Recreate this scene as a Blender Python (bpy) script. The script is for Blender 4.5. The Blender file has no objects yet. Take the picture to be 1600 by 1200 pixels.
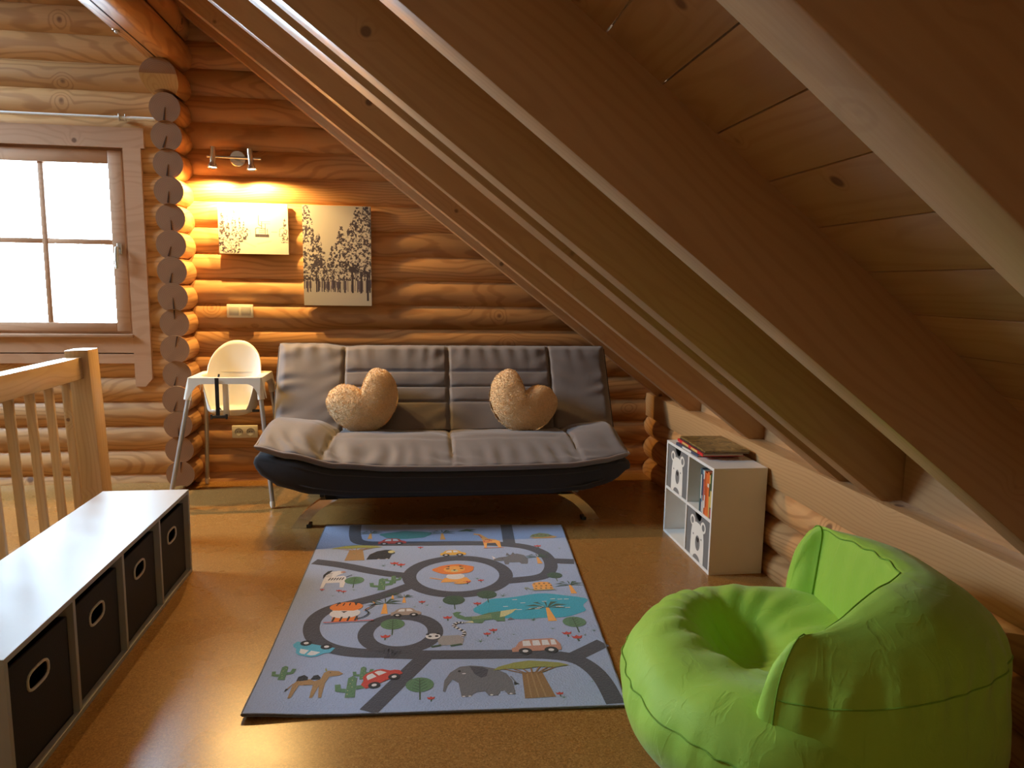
import bpy, bmesh, math, random
import numpy as np
from mathutils import Vector, Matrix, noise

# ------------------------------------------------------------------ scene, camera, light
S = bpy.context.scene
COL = S.collection
PI = math.pi
random.seed(7)

S.view_settings.view_transform = 'Standard'
S.view_settings.look = 'None'
S.view_settings.gamma = 1.0
S.view_settings.use_curve_mapping = False
S.view_settings.exposure = 0.15
S.cycles.use_denoising = True
S.cycles.max_bounces = 10
S.cycles.diffuse_bounces = 6
S.cycles.glossy_bounces = 4
S.cycles.transparent_max_bounces = 12
S.cycles.sample_clamp_indirect = 8.0
S.cycles.caustics_reflective = False
S.cycles.caustics_refractive = False

CAM_F, CAM_YAW, CAM_PITCH, CAM_ROLL, CAM_H = 1130.2, .13628, .13748, .01592, 1.28
def make_camera():
    cy, sy, cp, sp = math.cos(CAM_YAW), math.sin(CAM_YAW), math.cos(CAM_PITCH), math.sin(CAM_PITCH)
    r = Vector((cy, -sy, 0)); f = Vector((sy*cp, cy*cp, -sp)); d = f.cross(r)
    cr, sr = math.cos(CAM_ROLL), math.sin(CAM_ROLL)
    r2 = cr*r - sr*d; d2 = sr*r + cr*d
    cam = bpy.data.cameras.new('camera'); o = bpy.data.objects.new('camera', cam); COL.objects.link(o)
    cam.sensor_width = 36.0; cam.lens = CAM_F/1600*36.0; cam.clip_start = .02
    m = Matrix((( r2.x, -d2.x, -f.x, 0), (r2.y, -d2.y, -f.y, 0), (r2.z, -d2.z, -f.z, CAM_H), (0, 0, 0, 1)))
    o.matrix_world = m
    S.camera = o
make_camera()

SKY = 70.0            # overcast winter sky through the gable window and the added unseen windows
LAMP_W = 62.0         # each halogen spot
LAMP_COL = (1.0, .60, .20)
w = bpy.data.worlds.new('sky'); S.world = w; w.use_nodes = True
bg = w.node_tree.nodes['Background']
bg.inputs[0].default_value = (.61, .80, 1.0, 1); bg.inputs[1].default_value = SKY

def portal(x0, x1, z0, z1, y):
    l = bpy.data.lights.new('window_portal', 'AREA'); l.shape = 'RECTANGLE'; l.size = x1-x0; l.size_y = z1-z0
    l.cycles.is_portal = True
    o = bpy.data.objects.new('window_portal', l); COL.objects.link(o)
    o.location = ((x0+x1)/2, y, (z0+z1)/2); o.rotation_euler = (-PI/2, 0, 0)   # shines towards -Y
    return o

# ------------------------------------------------------------------ materials
MATS = {}
def _new(name):
    m = bpy.data.materials.new(name); m.use_nodes = True; MATS[name] = m
    nt = m.node_tree; b = nt.nodes['Principled BSDF']
    return m, nt, b
def N(nt, t, **kw):
    n = nt.nodes.new(t)
    for k, v in kw.items():
        if k in ('operation', 'wave_type', 'rings_direction', 'bands_direction', 'feature', 'blend_type', 'data_type', 'noise_dimensions', 'attribute_name', 'wave_profile'):
            setattr(n, k, v)
        else:
            n.inputs[k].default_value = v
    return n
def L(nt, a, b): nt.links.new(a, b)
def math_n(nt, op, a, b=None, c=None, clamp=False):
    n = nt.nodes.new('ShaderNodeMath'); n.operation = op; n.use_clamp = clamp
    for i, v in enumerate((a, b, c)):
        if v is None: continue
        if isinstance(v, (int, float)): n.inputs[i].default_value = v
        else: L(nt, v, n.inputs[i])
    return n.outputs[0]
def mix(nt, fac, a, b, mode='MIX'):
    n = nt.nodes.new('ShaderNodeMix'); n.data_type = 'RGBA'; n.blend_type = mode
    for sock, v in ((n.inputs[0], fac), (n.inputs[6], a), (n.inputs[7], b)):
        if isinstance(v, (int, float)): sock.default_value = v
        elif isinstance(v, tuple): sock.default_value = (*v, 1) if len(v) == 3 else v
        else: L(nt, v, sock)
    return n.outputs[2]
def ramp(nt, v, p0, p1):
    n = nt.nodes.new('ShaderNodeMapRange'); n.interpolation_type = 'SMOOTHSTEP'
    L(nt, v, n.inputs[0]); n.inputs[1].default_value = p0; n.inputs[2].default_value = p1
    return n.outputs[0]
def bump(nt, b, h, strength=.3, dist=.01):
    n = nt.nodes.new('ShaderNodeBump'); n.inputs['Strength'].default_value = strength; n.inputs['Distance'].default_value = dist
    L(nt, h, n.inputs['Height']); L(nt, n.outputs[0], b.inputs['Normal'])

def plain(name, col, rough=.5, metal=0., spec=.5, noise_amt=.06, scale=12., bumpamt=0., bscale=200., coat=0.):
    m, nt, b = _new(name)
    tc = N(nt, 'ShaderNodeTexCoord'); n = N(nt, 'ShaderNodeTexNoise', Scale=scale, Detail=3.)
    L(nt, tc.outputs['Object'], n.inputs['Vector'])
    c0 = tuple(max(0, c*(1-noise_amt)) for c in col); c1 = tuple(min(1, c*(1+noise_amt)) for c in col)
    L(nt, mix(nt, n.outputs[0], c0, c1), b.inputs['Base Color'])
    b.inputs['Roughness'].default_value = rough; b.inputs['Metallic'].default_value = metal
    b.inputs['Specular IOR Level'].default_value = spec; b.inputs['Coat Weight'].default_value = coat
    if bumpamt:
        n2 = N(nt, 'ShaderNodeTexNoise', Scale=bscale, Detail=2.); L(nt, tc.outputs['Object'], n2.inputs['Vector'])
        bump(nt, b, n2.outputs[0], bumpamt, .004)
    return m

def wood(name, light, dark, knotcol, ring=48., rough=.42, knots=3.0, ksize=.10, contrast=.55, spec=.5, tint=.22):
    """timber whose grain runs along the object's own X axis"""
    m, nt, b = _new(name)
    tc = N(nt, 'ShaderNodeTexCoord'); oi = N(nt, 'ShaderNodeObjectInfo')
    comb = N(nt, 'ShaderNodeCombineXYZ')
    L(nt, math_n(nt, 'MULTIPLY', oi.outputs['Random'], 61.7), comb.inputs[0])
    L(nt, math_n(nt, 'MULTIPLY_ADD', oi.outputs['Random'], .11, -.055), comb.inputs[1])
    fr = math_n(nt, 'FRACT', math_n(nt, 'MULTIPLY', oi.outputs['Random'], 17.3))
    L(nt, math_n(nt, 'MULTIPLY_ADD', fr, .12, -.06), comb.inputs[2])
    add = N(nt, 'ShaderNodeVectorMath', operation='ADD'); L(nt, tc.outputs['Object'], add.inputs[0]); L(nt, comb.outputs[0], add.inputs[1])
    p = add.outputs[0]
    # knots
    vo = N(nt, 'ShaderNodeTexVoronoi', Scale=knots); L(nt, p, vo.inputs['Vector'])
    kd = vo.outputs['Distance']
    # slow wander of the pith gives cathedral figures
    mp = N(nt, 'ShaderNodeMapping'); mp.inputs['Scale'].default_value = (.9, 3.2, 3.2); L(nt, p, mp.inputs[0])
    nz = N(nt, 'ShaderNodeTexNoise', Scale=1.0, Detail=2.5, Roughness=.5); L(nt, mp.outputs[0], nz.inputs['Vector'])
    sep = N(nt, 'ShaderNodeSeparateXYZ'); L(nt, p, sep.inputs[0])
    rr = math_n(nt, 'SQRT', math_n(nt, 'ADD', math_n(nt, 'MULTIPLY', sep.outputs[1], sep.outputs[1]), math_n(nt, 'MULTIPLY', sep.outputs[2], sep.outputs[2])))
    rr = math_n(nt, 'ADD', rr, math_n(nt, 'MULTIPLY', nz.outputs[0], .22))
    kbulge = math_n(nt, 'MULTIPLY', math_n(nt, 'SUBTRACT', 1.0, ramp(nt, kd, .0, .24)), .045)
    rr = math_n(nt, 'ADD', rr, kbulge)
    s = math_n(nt, 'SINE', math_n(nt, 'MULTIPLY', rr, ring*6.283))
    s = ramp(nt, s, .0, 1.0)
    s = math_n(nt, 'MULTIPLY', s, contrast)
    # fine fibre
    mf = N(nt, 'ShaderNodeMapping'); mf.inputs['Scale'].default_value = (3., 130., 130.); L(nt, p, mf.inputs[0])
    nf = N(nt, 'ShaderNodeTexNoise', Scale=1.0, Detail=2.); L(nt, mf.outputs[0], nf.inputs['Vector'])
    c = mix(nt, s, light, dark)
    c = mix(nt, math_n(nt, 'MULTIPLY', nf.outputs[0], .28), c, dark)
    lo = tuple(1-tint for _ in range(3))
    c = mix(nt, 1.0, c, mix(nt, oi.outputs['Random'], lo, (1.0, 1.0, 1.0)), 'MULTIPLY')
    kn = math_n(nt, 'SUBTRACT', 1.0, ramp(nt, kd, ksize*.55, ksize))
    c = mix(nt, math_n(nt, 'MULTIPLY', kn, .85), c, knotcol)
    L(nt, c, b.inputs['Base Color'])
    b.inputs['Roughness'].default_value = rough; b.inputs['Specular IOR Level'].default_value = spec
    bump(nt, b, math_n(nt, 'ADD', math_n(nt, 'MULTIPLY', s, .5), nf.outputs[0]), .12, .002)
    return m

wood('log_wood', (.63, .345, .140), (.34, .145, .048), (.10, .035, .015), ring=62., knots=3.1, ksize=.085, contrast=.55)
wood('rafter_wood', (.54, .33, .165), (.38, .20, .085), (.11, .045, .02), ring=40., knots=5., ksize=.10, contrast=.26, rough=.36, tint=.10)
wood('board_wood', (.54, .335, .175), (.38, .20, .085), (.12, .05, .025), ring=40., knots=6., ksize=.115, contrast=.28, rough=.38, tint=.14)
wood('beam_wood', (.62, .38, .175), (.40, .19, .065), (.12, .045, .02), ring=60., knots=2.4, ksize=.05, contrast=.30)
wood('rail_wood', (.64, .43, .22), (.46, .26, .10), (.13, .05, .02), ring=50., knots=4.5, ksize=.05, contrast=.35, rough=.35)
wood('casing_wood', (.60, .36, .22), (.44, .23, .115), (.12, .045, .02), ring=50., knots=3.4, ksize=.065, contrast=.35)

def end_grain():
    m, nt, b = _new('end_grain')
    tc = N(nt, 'ShaderNodeTexCoord'); oi = N(nt, 'ShaderNodeObjectInfo')
    nz = N(nt, 'ShaderNodeTexNoise', Scale=9., Detail=3.); L(nt, tc.outputs['Object'], nz.inputs['Vector'])
    sep = N(nt, 'ShaderNodeSeparateXYZ'); L(nt, tc.outputs['Object'], sep.inputs[0])
    rr = math_n(nt, 'SQRT', math_n(nt, 'ADD', math_n(nt, 'POWER', sep.outputs[1], 2.), math_n(nt, 'POWER', sep.outputs[2], 2.)))
    s = math_n(nt, 'SINE', math_n(nt, 'MULTIPLY', math_n(nt, 'ADD', rr, math_n(nt, 'MULTIPLY', nz.outputs[0], .018)), 620.))
    c = mix(nt, math_n(nt, 'MULTIPLY', ramp(nt, s, -.4, 1.), .35), (.33, .175, .085), (.21, .10, .045))
    c = mix(nt, math_n(nt, 'MULTIPLY', ramp(nt, nz.outputs[0], .45, .65), .35), c, (.24, .12, .06))
    L(nt, c, b.inputs['Base Color']); b.inputs['Roughness'].default_value = .7
end_grain()

def cork():
    m, nt, b = _new('cork_floor')
    tc = N(nt, 'ShaderNodeTexCoord')
    v = N(nt, 'ShaderNodeTexVoronoi', Scale=330.); L(nt, tc.outputs['Object'], v.inputs['Vector'])
    v2 = N(nt, 'ShaderNodeTexVoronoi', Scale=190.); L(nt, tc.outputs['Object'], v2.inputs['Vector'])
    n = N(nt, 'ShaderNodeTexNoise', Scale=1.7, Detail=4.); L(nt, tc.outputs['Object'], n.inputs['Vector'])
    s1 = N(nt, 'ShaderNodeSeparateColor'); L(nt, v.outputs['Color'], s1.inputs[0])
    s2 = N(nt, 'ShaderNodeSeparateColor'); L(nt, v2.outputs['Color'], s2.inputs[0])
    c = mix(nt, s1.outputs[0], (.22, .100, .024), (.40, .205, .058))
    c = mix(nt, math_n(nt, 'MULTIPLY', ramp(nt, s2.outputs[1], .72, .95), .45), c, (.52, .30, .10))
    c = mix(nt, math_n(nt, 'MULTIPLY', ramp(nt, s2.outputs[2], .80, .97), .4), c, (.14, .06, .016))
    c = mix(nt, math_n(nt, 'MULTIPLY', n.outputs[0], .35), c, (.29, .142, .038))
    L(nt, c, b.inputs['Base Color'])
    n3 = N(nt, 'ShaderNodeTexNoise', Scale=3.1, Detail=3.); L(nt, tc.outputs['Object'], n3.inputs['Vector'])
    L(nt, math_n(nt, 'MULTIPLY_ADD', n3.outputs[0], .16, .20), b.inputs['Roughness'])
    b.inputs['Specular IOR Level'].default_value = .42
    bump(nt, b, s1.outputs[0], .05, .001)
cork()

def fabric(name, col, rough=.8, sheen=.2, wscale=260., bumpamt=.25, var=.12, spec=.3, wr=0., ridge=False):
    m, nt, b = _new(name)
    tc = N(nt, 'ShaderNodeTexCoord')
    n = N(nt, 'ShaderNodeTexNoise', Scale=wscale, Detail=2.); L(nt, tc.outputs['Object'], n.inputs['Vector'])
    n2 = N(nt, 'ShaderNodeTexNoise', Scale=5., Detail=3.); L(nt, tc.outputs['Object'], n2.inputs['Vector'])
    a = tuple(c*(1-var) for c in col); d = tuple(min(1, c*(1+var)) for c in col)
    c = mix(nt, n.outputs[0], a, d)
    c = mix(nt, math_n(nt, 'MULTIPLY', n2.outputs[0], .3), c, a)
    L(nt, c, b.inputs['Base Color']); b.inputs['Roughness'].default_value = rough
    b.inputs['Sheen Weight'].default_value = sheen; b.inputs['Specular IOR Level'].default_value = spec
    h = n.outputs[0]
    if wr:
        mp = N(nt, 'ShaderNodeMapping'); mp.inputs['Scale'].default_value = (7., 7., 2.6); L(nt, tc.outputs['Object'], mp.inputs[0])
        n4 = N(nt, 'ShaderNodeTexNoise', Scale=2.2, Detail=3., Distortion=.8); L(nt, mp.outputs[0], n4.inputs['Vector'])
        if ridge:
            rd = math_n(nt, 'SUBTRACT', 1.0, math_n(nt, 'ABSOLUTE', math_n(nt, 'MULTIPLY_ADD', n4.outputs[0], 2.6, -1.3)))
            rd = math_n(nt, 'POWER', math_n(nt, 'MAXIMUM', rd, 0.), 7.)
            h = math_n(nt, 'ADD', math_n(nt, 'MULTIPLY', n.outputs[0], .08), math_n(nt, 'ADD', math_n(nt, 'MULTIPLY', n4.outputs[0], wr), math_n(nt, 'MULTIPLY', rd, wr*.16)))
        else: h = math_n(nt, 'ADD', math_n(nt, 'MULTIPLY', n.outputs[0], .12), math_n(nt, 'MULTIPLY', n4.outputs[0], wr))
    bump(nt, b, h, bumpamt, .006)
    return m

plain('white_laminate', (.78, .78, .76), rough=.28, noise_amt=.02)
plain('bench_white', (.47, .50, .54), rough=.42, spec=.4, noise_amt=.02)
plain('white_plastic', (.80, .77, .68), rough=.35, noise_amt=.02)
plain('socket_white', (.80, .77, .66), rough=.35, noise_amt=.02)
plain('socket_grey', (.55, .54, .48), rough=.35, noise_amt=.02)
plain('leg_metal', (.50, .49, .47), rough=.38, metal=.7, noise_amt=.04)
plain('steel', (.66, .65, .62), rough=.25, metal=1., noise_amt=.04)
plain('chrome', (.80, .79, .77), rough=.12, metal=1., noise_amt=.02)
plain('black_plastic', (.015, .015, .017), rough=.45)
plain('void_black', (.01, .009, .009), rough=.9)
plain('crack_dark', (.05, .022, .010), rough=.95)
plain('white_paint', (.74, .73, .70), rough=.35, noise_amt=.03)
fabric('bin_fabric', (.030, .030, .035), rough=.75, sheen=.1, bumpamt=.15, spec=.3)
fabric('sofa_grey', (.150, .134, .136), rough=.62, sheen=.25, wscale=420., bumpamt=.30, var=.05, wr=.55)
fabric('sofa_dark', (.028, .027, .032), rough=.75, sheen=.1, bumpamt=.15)
fabric('piping_dark', (.055, .048, .05), rough=.7, sheen=.1)
fabric('piping_grey', (.30, .25, .235), rough=.6, sheen=.1)
fabric('plush', (.80, .56, .31), rough=.95, sheen=.6, wscale=130., bumpamt=1.0, var=.28, spec=.1)
fabric('beanbag_green', (.34, .60, .060), rough=.62, sheen=.2, wscale=500., bumpamt=.62, var=.03, spec=.35, wr=.8, ridge=True)
fabric('beanbag_seam', (.20, .40, .035), rough=.7, sheen=.1, spec=.2)
fabric('strap_black', (.02, .022, .025), rough=.7, sheen=.0)

def rugmat(name, col):
    return fabric(name, col, rough=.92, sheen=.25, wscale=190., bumpamt=.55, var=.16, spec=.15)
for nme, cc in dict(rug_blue=(.34, .43, .66), rug_road=(.060, .062, .085), rug_white=(.72, .72, .76), rug_orange=(.78, .22, .03), rug_orange_light=(.85, .40, .08),
                    rug_red=(.55, .05, .03), rug_green=(.10, .22, .11), rug_green_dark=(.045, .10, .055), rug_olive=(.28, .30, .07), rug_brown=(.27, .15, .05),
                    rug_tan=(.36, .22, .09), rug_black=(.015, .015, .02), rug_grey=(.15, .155, .18), rug_grey_light=(.33, .32, .33), rug_cyan=(.03, .38, .56),
                    rug_teal=(.05, .25, .24), rug_yellow=(.72, .42, .05), rug_pink=(.50, .25, .18), rug_cream=(.62, .60, .30), rug_beige=(.36, .29, .25), rug_sky=(.10, .45, .66)).items():
    rugmat(nme, cc)

def glass():
    m, nt, b = _new('window_glass')
    out = nt.nodes['Material Output']; nt.nodes.remove(b)
    t = N(nt, 'ShaderNodeBsdfTransparent'); t.inputs[0].default_value = (.95, .97, .97, 1)
    g = N(nt, 'ShaderNodeBsdfGlossy'); g.inputs['Roughness'].default_value = .02
    fr = N(nt, 'ShaderNodeFresnel', IOR=1.4); ms = N(nt, 'ShaderNodeMixShader')
    L(nt, fr.outputs[0], ms.inputs[0]); L(nt, t.outputs[0], ms.inputs[1]); L(nt, g.outputs[0], ms.inputs[2]); L(nt, ms.outputs[0], out.inputs[0])
glass()
def emit(name, col, st):
    m, nt, b = _new(name)
    b.inputs['Base Color'].default_value = (*col, 1); b.inputs['Emission Color'].default_value = (*col, 1); b.inputs['Emission Strength'].default_value = st
emit('bulb_glow', (1.0, .80, .50), 14.)
def attr_mat(name, rough=.6):
    m, nt, b = _new(name)
    a = N(nt, 'ShaderNodeAttribute', attribute_name='print'); L(nt, a.outputs['Color'], b.inputs['Base Color'])
    tc = N(nt, 'ShaderNodeTexCoord'); n = N(nt, 'ShaderNodeTexNoise', Scale=700., Detail=1.); L(nt, tc.outputs['Object'], n.inputs['Vector'])
    bump(nt, b, n.outputs[0], .15, .001); b.inputs['Roughness'].default_value = rough
attr_mat('canvas_print')

# ------------------------------------------------------------------ builders
def link(o, parent=None):
    COL.objects.link(o)
    if parent is not None: o.parent = parent
    return o
def tag(o, label, cat, group=None):
    o['label'] = label; o['category'] = cat
    if group: o['group'] = group
    return o
def thing(name, label, cat, loc=(0, 0, 0), rotz=0., group=None):
    o = bpy.data.objects.new(name, None); o.empty_display_size = .05
    o.location = loc; o.rotation_euler = (0, 0, rotz); link(o)
    return tag(o, label, cat, group)
def meshdata(name, verts, faces, mats, fm=None, smooth=None):
    me = bpy.data.meshes.new(name); me.from_pydata([tuple(v) for v in verts], [], [tuple(f) for f in faces])
    if isinstance(mats, str): mats = [mats]
    for m in mats: me.materials.append(MATS[m])
    if fm is not None:
        me.polygons.foreach_set('material_index', fm)
    if smooth is not None:
        me.polygons.foreach_set('use_smooth', [True]*len(me.polygons))
        me.set_sharp_from_angle(angle=math.radians(smooth))
    me.update()
    return me
def mobj(name, verts, faces, mats, parent=None, fm=None, smooth=None, loc=None, rot=None):
    o = bpy.data.objects.new(name, meshdata(name, verts, faces, mats, fm, smooth))
    if loc is not None: o.location = loc
    if rot is not None: o.rotation_euler = rot
    return link(o, parent)
class MB:
    """collects shapes into one mesh"""
    def __init__(s): s.v = []; s.f = []; s.m = []
    def add(s, verts, faces, mi=0):
        k = len(s.v); s.v += [tuple(v) for v in verts]; s.f += [tuple(i+k for i in f) for f in faces]; s.m += [mi]*len(faces); return s
    def box(s, x0, x1, y0, y1, z0, z1, mi=0, bev=0.):
        if bev <= 0:
            v = [(x, y, z) for x in (x0, x1) for y in (y0, y1) for z in (z0, z1)]
            return s.add(v, [(0, 1, 3, 2), (4, 6, 7, 5), (0, 4, 5, 1), (2, 3, 7, 6), (0, 2, 6, 4), (1, 5, 7, 3)], mi)
        bm = bmesh.new(); bmesh.ops.create_cube(bm, size=1)
        for q in bm.verts: q.co = ((x0+x1)/2+q.co.x*(x1-x0), (y0+y1)/2+q.co.y*(y1-y0), (z0+z1)/2+q.co.z*(z1-z0))
        bmesh.ops.bevel(bm, geom=bm.edges[:], offset=bev, segments=2, affect='EDGES', profile=.5)
        bm.verts.index_update(); s.add([q.co[:] for q in bm.verts], [[q.index for q in f.verts] for f in bm.faces], mi); bm.free(); return s
    def tube(s, pts, r, n=10, mi=0, closed=False, cap=True):
        pts = [Vector(p) for p in pts]; m = len(pts); rs = r if isinstance(r, (list, tuple)) else [r]*m
        rings = []; prev = None
        for i, p in enumerate(pts):
            if closed: t = (pts[(i+1) % m]-pts[i-1])
            else: t = pts[min(i+1, m-1)]-pts[max(i-1, 0)]
            t.normalize()
            if prev is None:
                a = Vector((0, 0, 1)) if abs(t.z) < .9 else Vector((1, 0, 0))
                u = t.cross(a).normalized()
            else:
                u = (prev - t*prev.dot(t))
                u = u.normalized() if u.length > 1e-6 else t.orthogonal().normalized()
            prev = u; w_ = t.cross(u)
            rings.append([p+(u*math.cos(2*PI*k/n)+w_*math.sin(2*PI*k/n))*rs[i] for k in range(n)])
        v = [q for rg in rings for q in rg]; f = []
        for i in range(m if closed else m-1):
            j = (i+1) % m
            for k in range(n): f.append((i*n+k, i*n+(k+1) % n, j*n+(k+1) % n, j*n+k))
        if cap and not closed: f.append(tuple(range(n))[::-1]); f.append(tuple((m-1)*n+k for k in range(n)))
        return s.add(v, f, mi)
    def lathe(s, prof, c=(0, 0, 0), axis='Z', n=24, mi=0, cap=False):
        v = []; f = []
        for r, h in prof:
            for k in range(n):
                a = 2*PI*k/n; x, y = r*math.cos(a), r*math.sin(a)
                q = {'Z': (x, y, h), 'Y': (x, h, y), 'X': (h, x, y)}[axis]
                v.append((q[0]+c[0], q[1]+c[1], q[2]+c[2]))
        for i in range(len(prof)-1):
            for k in range(n): f.append((i*n+k, i*n+(k+1) % n, (i+1)*n+(k+1) % n, (i+1)*n+k))
        if cap: f.append(tuple(range(n))); f.append(tuple((len(prof)-1)*n+k for k in range(n)))
        return s.add(v, f, mi)
    def prism(s, poly, y0, y1, axis='Y', mi=0):
        """poly in the plane across axis; Y: (x,z); X: (y,z); Z: (x,y)"""
        n = len(poly)
        def P(a, b, t): return {'Y': (a, t, b), 'X': (t, a, b), 'Z': (a, b, t)}[axis]
        v = [P(a, b, y0) for a, b in poly]+[P(a, b, y1) for a, b in poly]
        f = [tuple(range(n)), tuple(range(2*n-1, n-1, -1))]+[(i, i+n, (i+1) % n+n, (i+1) % n) for i in range(n)]
        return s.add(v, f, mi)
    def build(s, name, mats, parent=None, smooth=None, loc=None, rot=None, fix=True):
        me = meshdata(name, s.v, s.f, mats, s.m, None)
        if fix:
            bm = bmesh.new(); bm.from_mesh(me); bmesh.ops.recalc_face_normals(bm, faces=bm.faces[:]); bm.to_mesh(me); bm.free()
        if smooth is not None:
            me.polygons.foreach_set('use_smooth', [True]*len(me.polygons)); me.set_sharp_from_angle(angle=math.radians(smooth))
        o = bpy.data.objects.new(name, me)
        if loc is not None: o.location = loc
        if rot is not None: o.rotation_euler = rot
        return link(o, parent)
def struct(o): o['kind'] = 'structure'; return o
def bez(p0, p1, p2, p3, n):
    return [((1-t)**3*p0[0]+3*(1-t)**2*t*p1[0]+3*(1-t)*t*t*p2[0]+t**3*p3[0], (1-t)**3*p0[1]+3*(1-t)**2*t*p1[1]+3*(1-t)*t*t*p2[1]+t**3*p3[1]) for t in [i/n for i in range(n+1)]]
def lerp_tab(tab, x):
    if x <= tab[0][0]: return tab[0][1]
    for (a, va), (b, vb) in zip(tab, tab[1:]):
        if x <= b:
            t = (x-a)/(b-a); t = t*t*(3-2*t); return va+(vb-va)*t
    return tab[-1][1]
def sst(a, b, x):
    t = max(0., min(1., (x-a)/(b-a))); return t*t*(3-2*t)

# ------------------------------------------------------------------ room shell
YB = 4.70                 # foremost line of the back wall's logs
PITCH, R = .1540, .112    # height and radius of a log course
ROOF_B, ROOF_S = 1.776, .764       # underside of the rafters: z = B - S*x
TH = math.atan(ROOF_S)
RIDGE = -2.9
XL, YF = -5.4, -1.7       # far ends of the room

fl = mobj('floor', [(XL, YF, 0), (2.1, YF, 0), (2.1, 5.0, 0), (XL, 5.0, 0), (XL, YF, -.08), (2.1, YF, -.08), (2.1, 5.0, -.08), (XL, 5.0, -.08)],
          [(0, 1, 2, 3), (7, 6, 5, 4), (0, 4, 5, 1), (1, 5, 6, 2), (2, 6, 7, 3), (3, 7, 4, 0)], 'cork_floor'); struct(fl)

def log_profile(r, pitch, n=22, scoop=True):
    """round log whose underside is hollowed to sit on the course below; (y,z) about its centre"""
    pts = []
    if scoop:
        a0 = math.asin(min(.99, (pitch/2)/r))
        for i in range(n+1):
            a = -a0+(PI+2*a0)*i/n; pts.append((r*math.cos(a), r*math.sin(a)))
        for i in range(1, 7):
            a = (PI-a0)+(2*a0-PI)*i/7; pts.append((r*math.cos(a), -pitch+r*math.sin(a)))
    else:
        for i in range(n+6): a = 2*PI*i/(n+6); pts.append((r*math.cos(a), r*math.sin(a)))
    return pts
def log(name, parent, start, length, direction, r=R, pitch=PITCH, scoop=True, mat='log_wood', flat=None):
    prof = log_profile(r, pitch, scoop=scoop)
    if flat is not None: prof = [(a, max(b, flat)) for a, b in prof]
    n = len(prof); segs = max(2, int(length/.35)); v = []; f = []; fm = []
    for i in range(segs+1):
        x = length*i/segs; v += [(x, a, b) for a, b in prof]
    for i in range(segs):
        for k in range(n): f.append((i*n+k, (i+1)*n+k, (i+1)*n+(k+1) % n, i*n+(k+1) % n)); fm.append(0)
    k0 = len(v); v += v[:n]; v += [(length, a, b) for a, b in prof]
    f.append(tuple(k0+k for k in range(n))); fm.append(1); f.append(tuple(k0+n+k for k in range(n))[::-1]); fm.append(1)
    o = mobj(name, v, f, [mat, 'end_grain'], parent, fm, smooth=50, loc=start, rot=(0, 0, 0 if direction == 'X' else PI/2))
    return o

# back wall: a core slab with the log courses on it, open at the windows
WIN = [(-2.655, -1.695, .93, 2.05), (-3.92, -2.96, .93, 2.05)]     # rough openings: the visible window, then the one added for daylight
core = MB()
YC = YB+R
zr = 4.35
xs = [XL, WIN[1][0], WIN[1][1], WIN[0][0], WIN[0][1], 2.0]
for i in range(5):
    a, b_ = xs[i], xs[i+1]
    if i in (1, 3): core.box(a, b_, YC-.02, YC+.02, 0, .93); core.box(a, b_, YC-.02, YC+.02, 2.05, zr)
    else: core.box(a, b_, YC-.02, YC+.02, 0, zr)
wall_back = struct(core.build('wall_back', 'crack_dark'))
def roof_top(x):      # boards' underside
    return (ROOF_B-ROOF_S*x+.27) if x > RIDGE else (ROOF_B-ROOF_S*(2*RIDGE-x)+.27)
k = 0
zc = .055-PITCH/2
while zc < 4.2:
    # right end reaches under the roof, left end too
    xr = min(1.95, (ROOF_B+.27-zc)/ROOF_S + .10); xl = max(XL-.05, 2*RIDGE-xr)
    spans = [(xl, xr)]
    if zc+PITCH/2 > .95 and zc-PITCH/2 < 2.03:
        spans = [(xl, WIN[1][0]), (WIN[1][1], WIN[0][0]), (WIN[0][1], xr)]
    for a, b_ in spans:
        if b_-a > .05: log('log', wall_back, (a, YC, zc), b_-a, 'X')
    zc += PITCH; k += 1

# right knee wall
wall_right = struct(MB().box(1.66, 1.72, YF, YB+.1, 0, .55).box(1.92, 2.0, YF-.06, 5.0, 0, .60).build('wall_right', 'crack_dark'))
for zc in (.03, .183, .336):
    log('log', wall_right, (1.57+.088-.005, YF, zc), YB+.02-YF, 'Y', r=.088, pitch=.153)
mb = MB().box(0, YB+.03-YF, -.15, 0, .405, .562, bev=.006)
bo = mb.build('beam', 'beam_wood', wall_right, smooth=40, loc=(1.57, YF, 0), rot=(0, 0, PI/2)); 

# stub of the cross wall: log ends face the room, two long logs run on overhead
CX = -1.400
wall_center = struct(MB().box(CX-.02, CX+.02, 4.62, YC, 0, 2.46).build('wall_center', 'crack_dark'))
CP = .1527; CR = .0845
zc = .100; i = 0
while zc < 2.28:
    dx = (2.238-zc)/2.138*(-.012)
    y0 = 4.515+random.uniform(-.012, .012)
    lg = log('log', wall_center, (CX+.004+dx, y0, zc), YC-y0, 'Y', r=CR+random.uniform(-.002, .002), pitch=CP)
    # drying crack
    a = -PI/2+random.uniform(-.35, .35) + (PI if random.random() < .22 else 0)
    l0, l1 = .004, CR*random.uniform(.62, .9); wv = .0042
    ca, sa = math.cos(a), math.sin(a)
    rr_ = CR*.93 if sa > 0 else CR*.80
    pts = [(rr_*ca-wv*sa, rr_*sa+wv*ca), (rr_*ca+wv*sa, rr_*sa-wv*ca), (ca*(rr_-l1*.5)+.0022*sa, sa*(rr_-l1*.5)-.0022*ca), (ca*(rr_-l1), sa*(rr_-l1)), (ca*(rr_-l1*.5)-.0022*sa, sa*(rr_-l1*.5)+.0022*ca)]
    MB().prism(pts, -.0016, .003, 'X').build('crack', 'crack_dark', lg)
    zc += CP; i += 1
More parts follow.
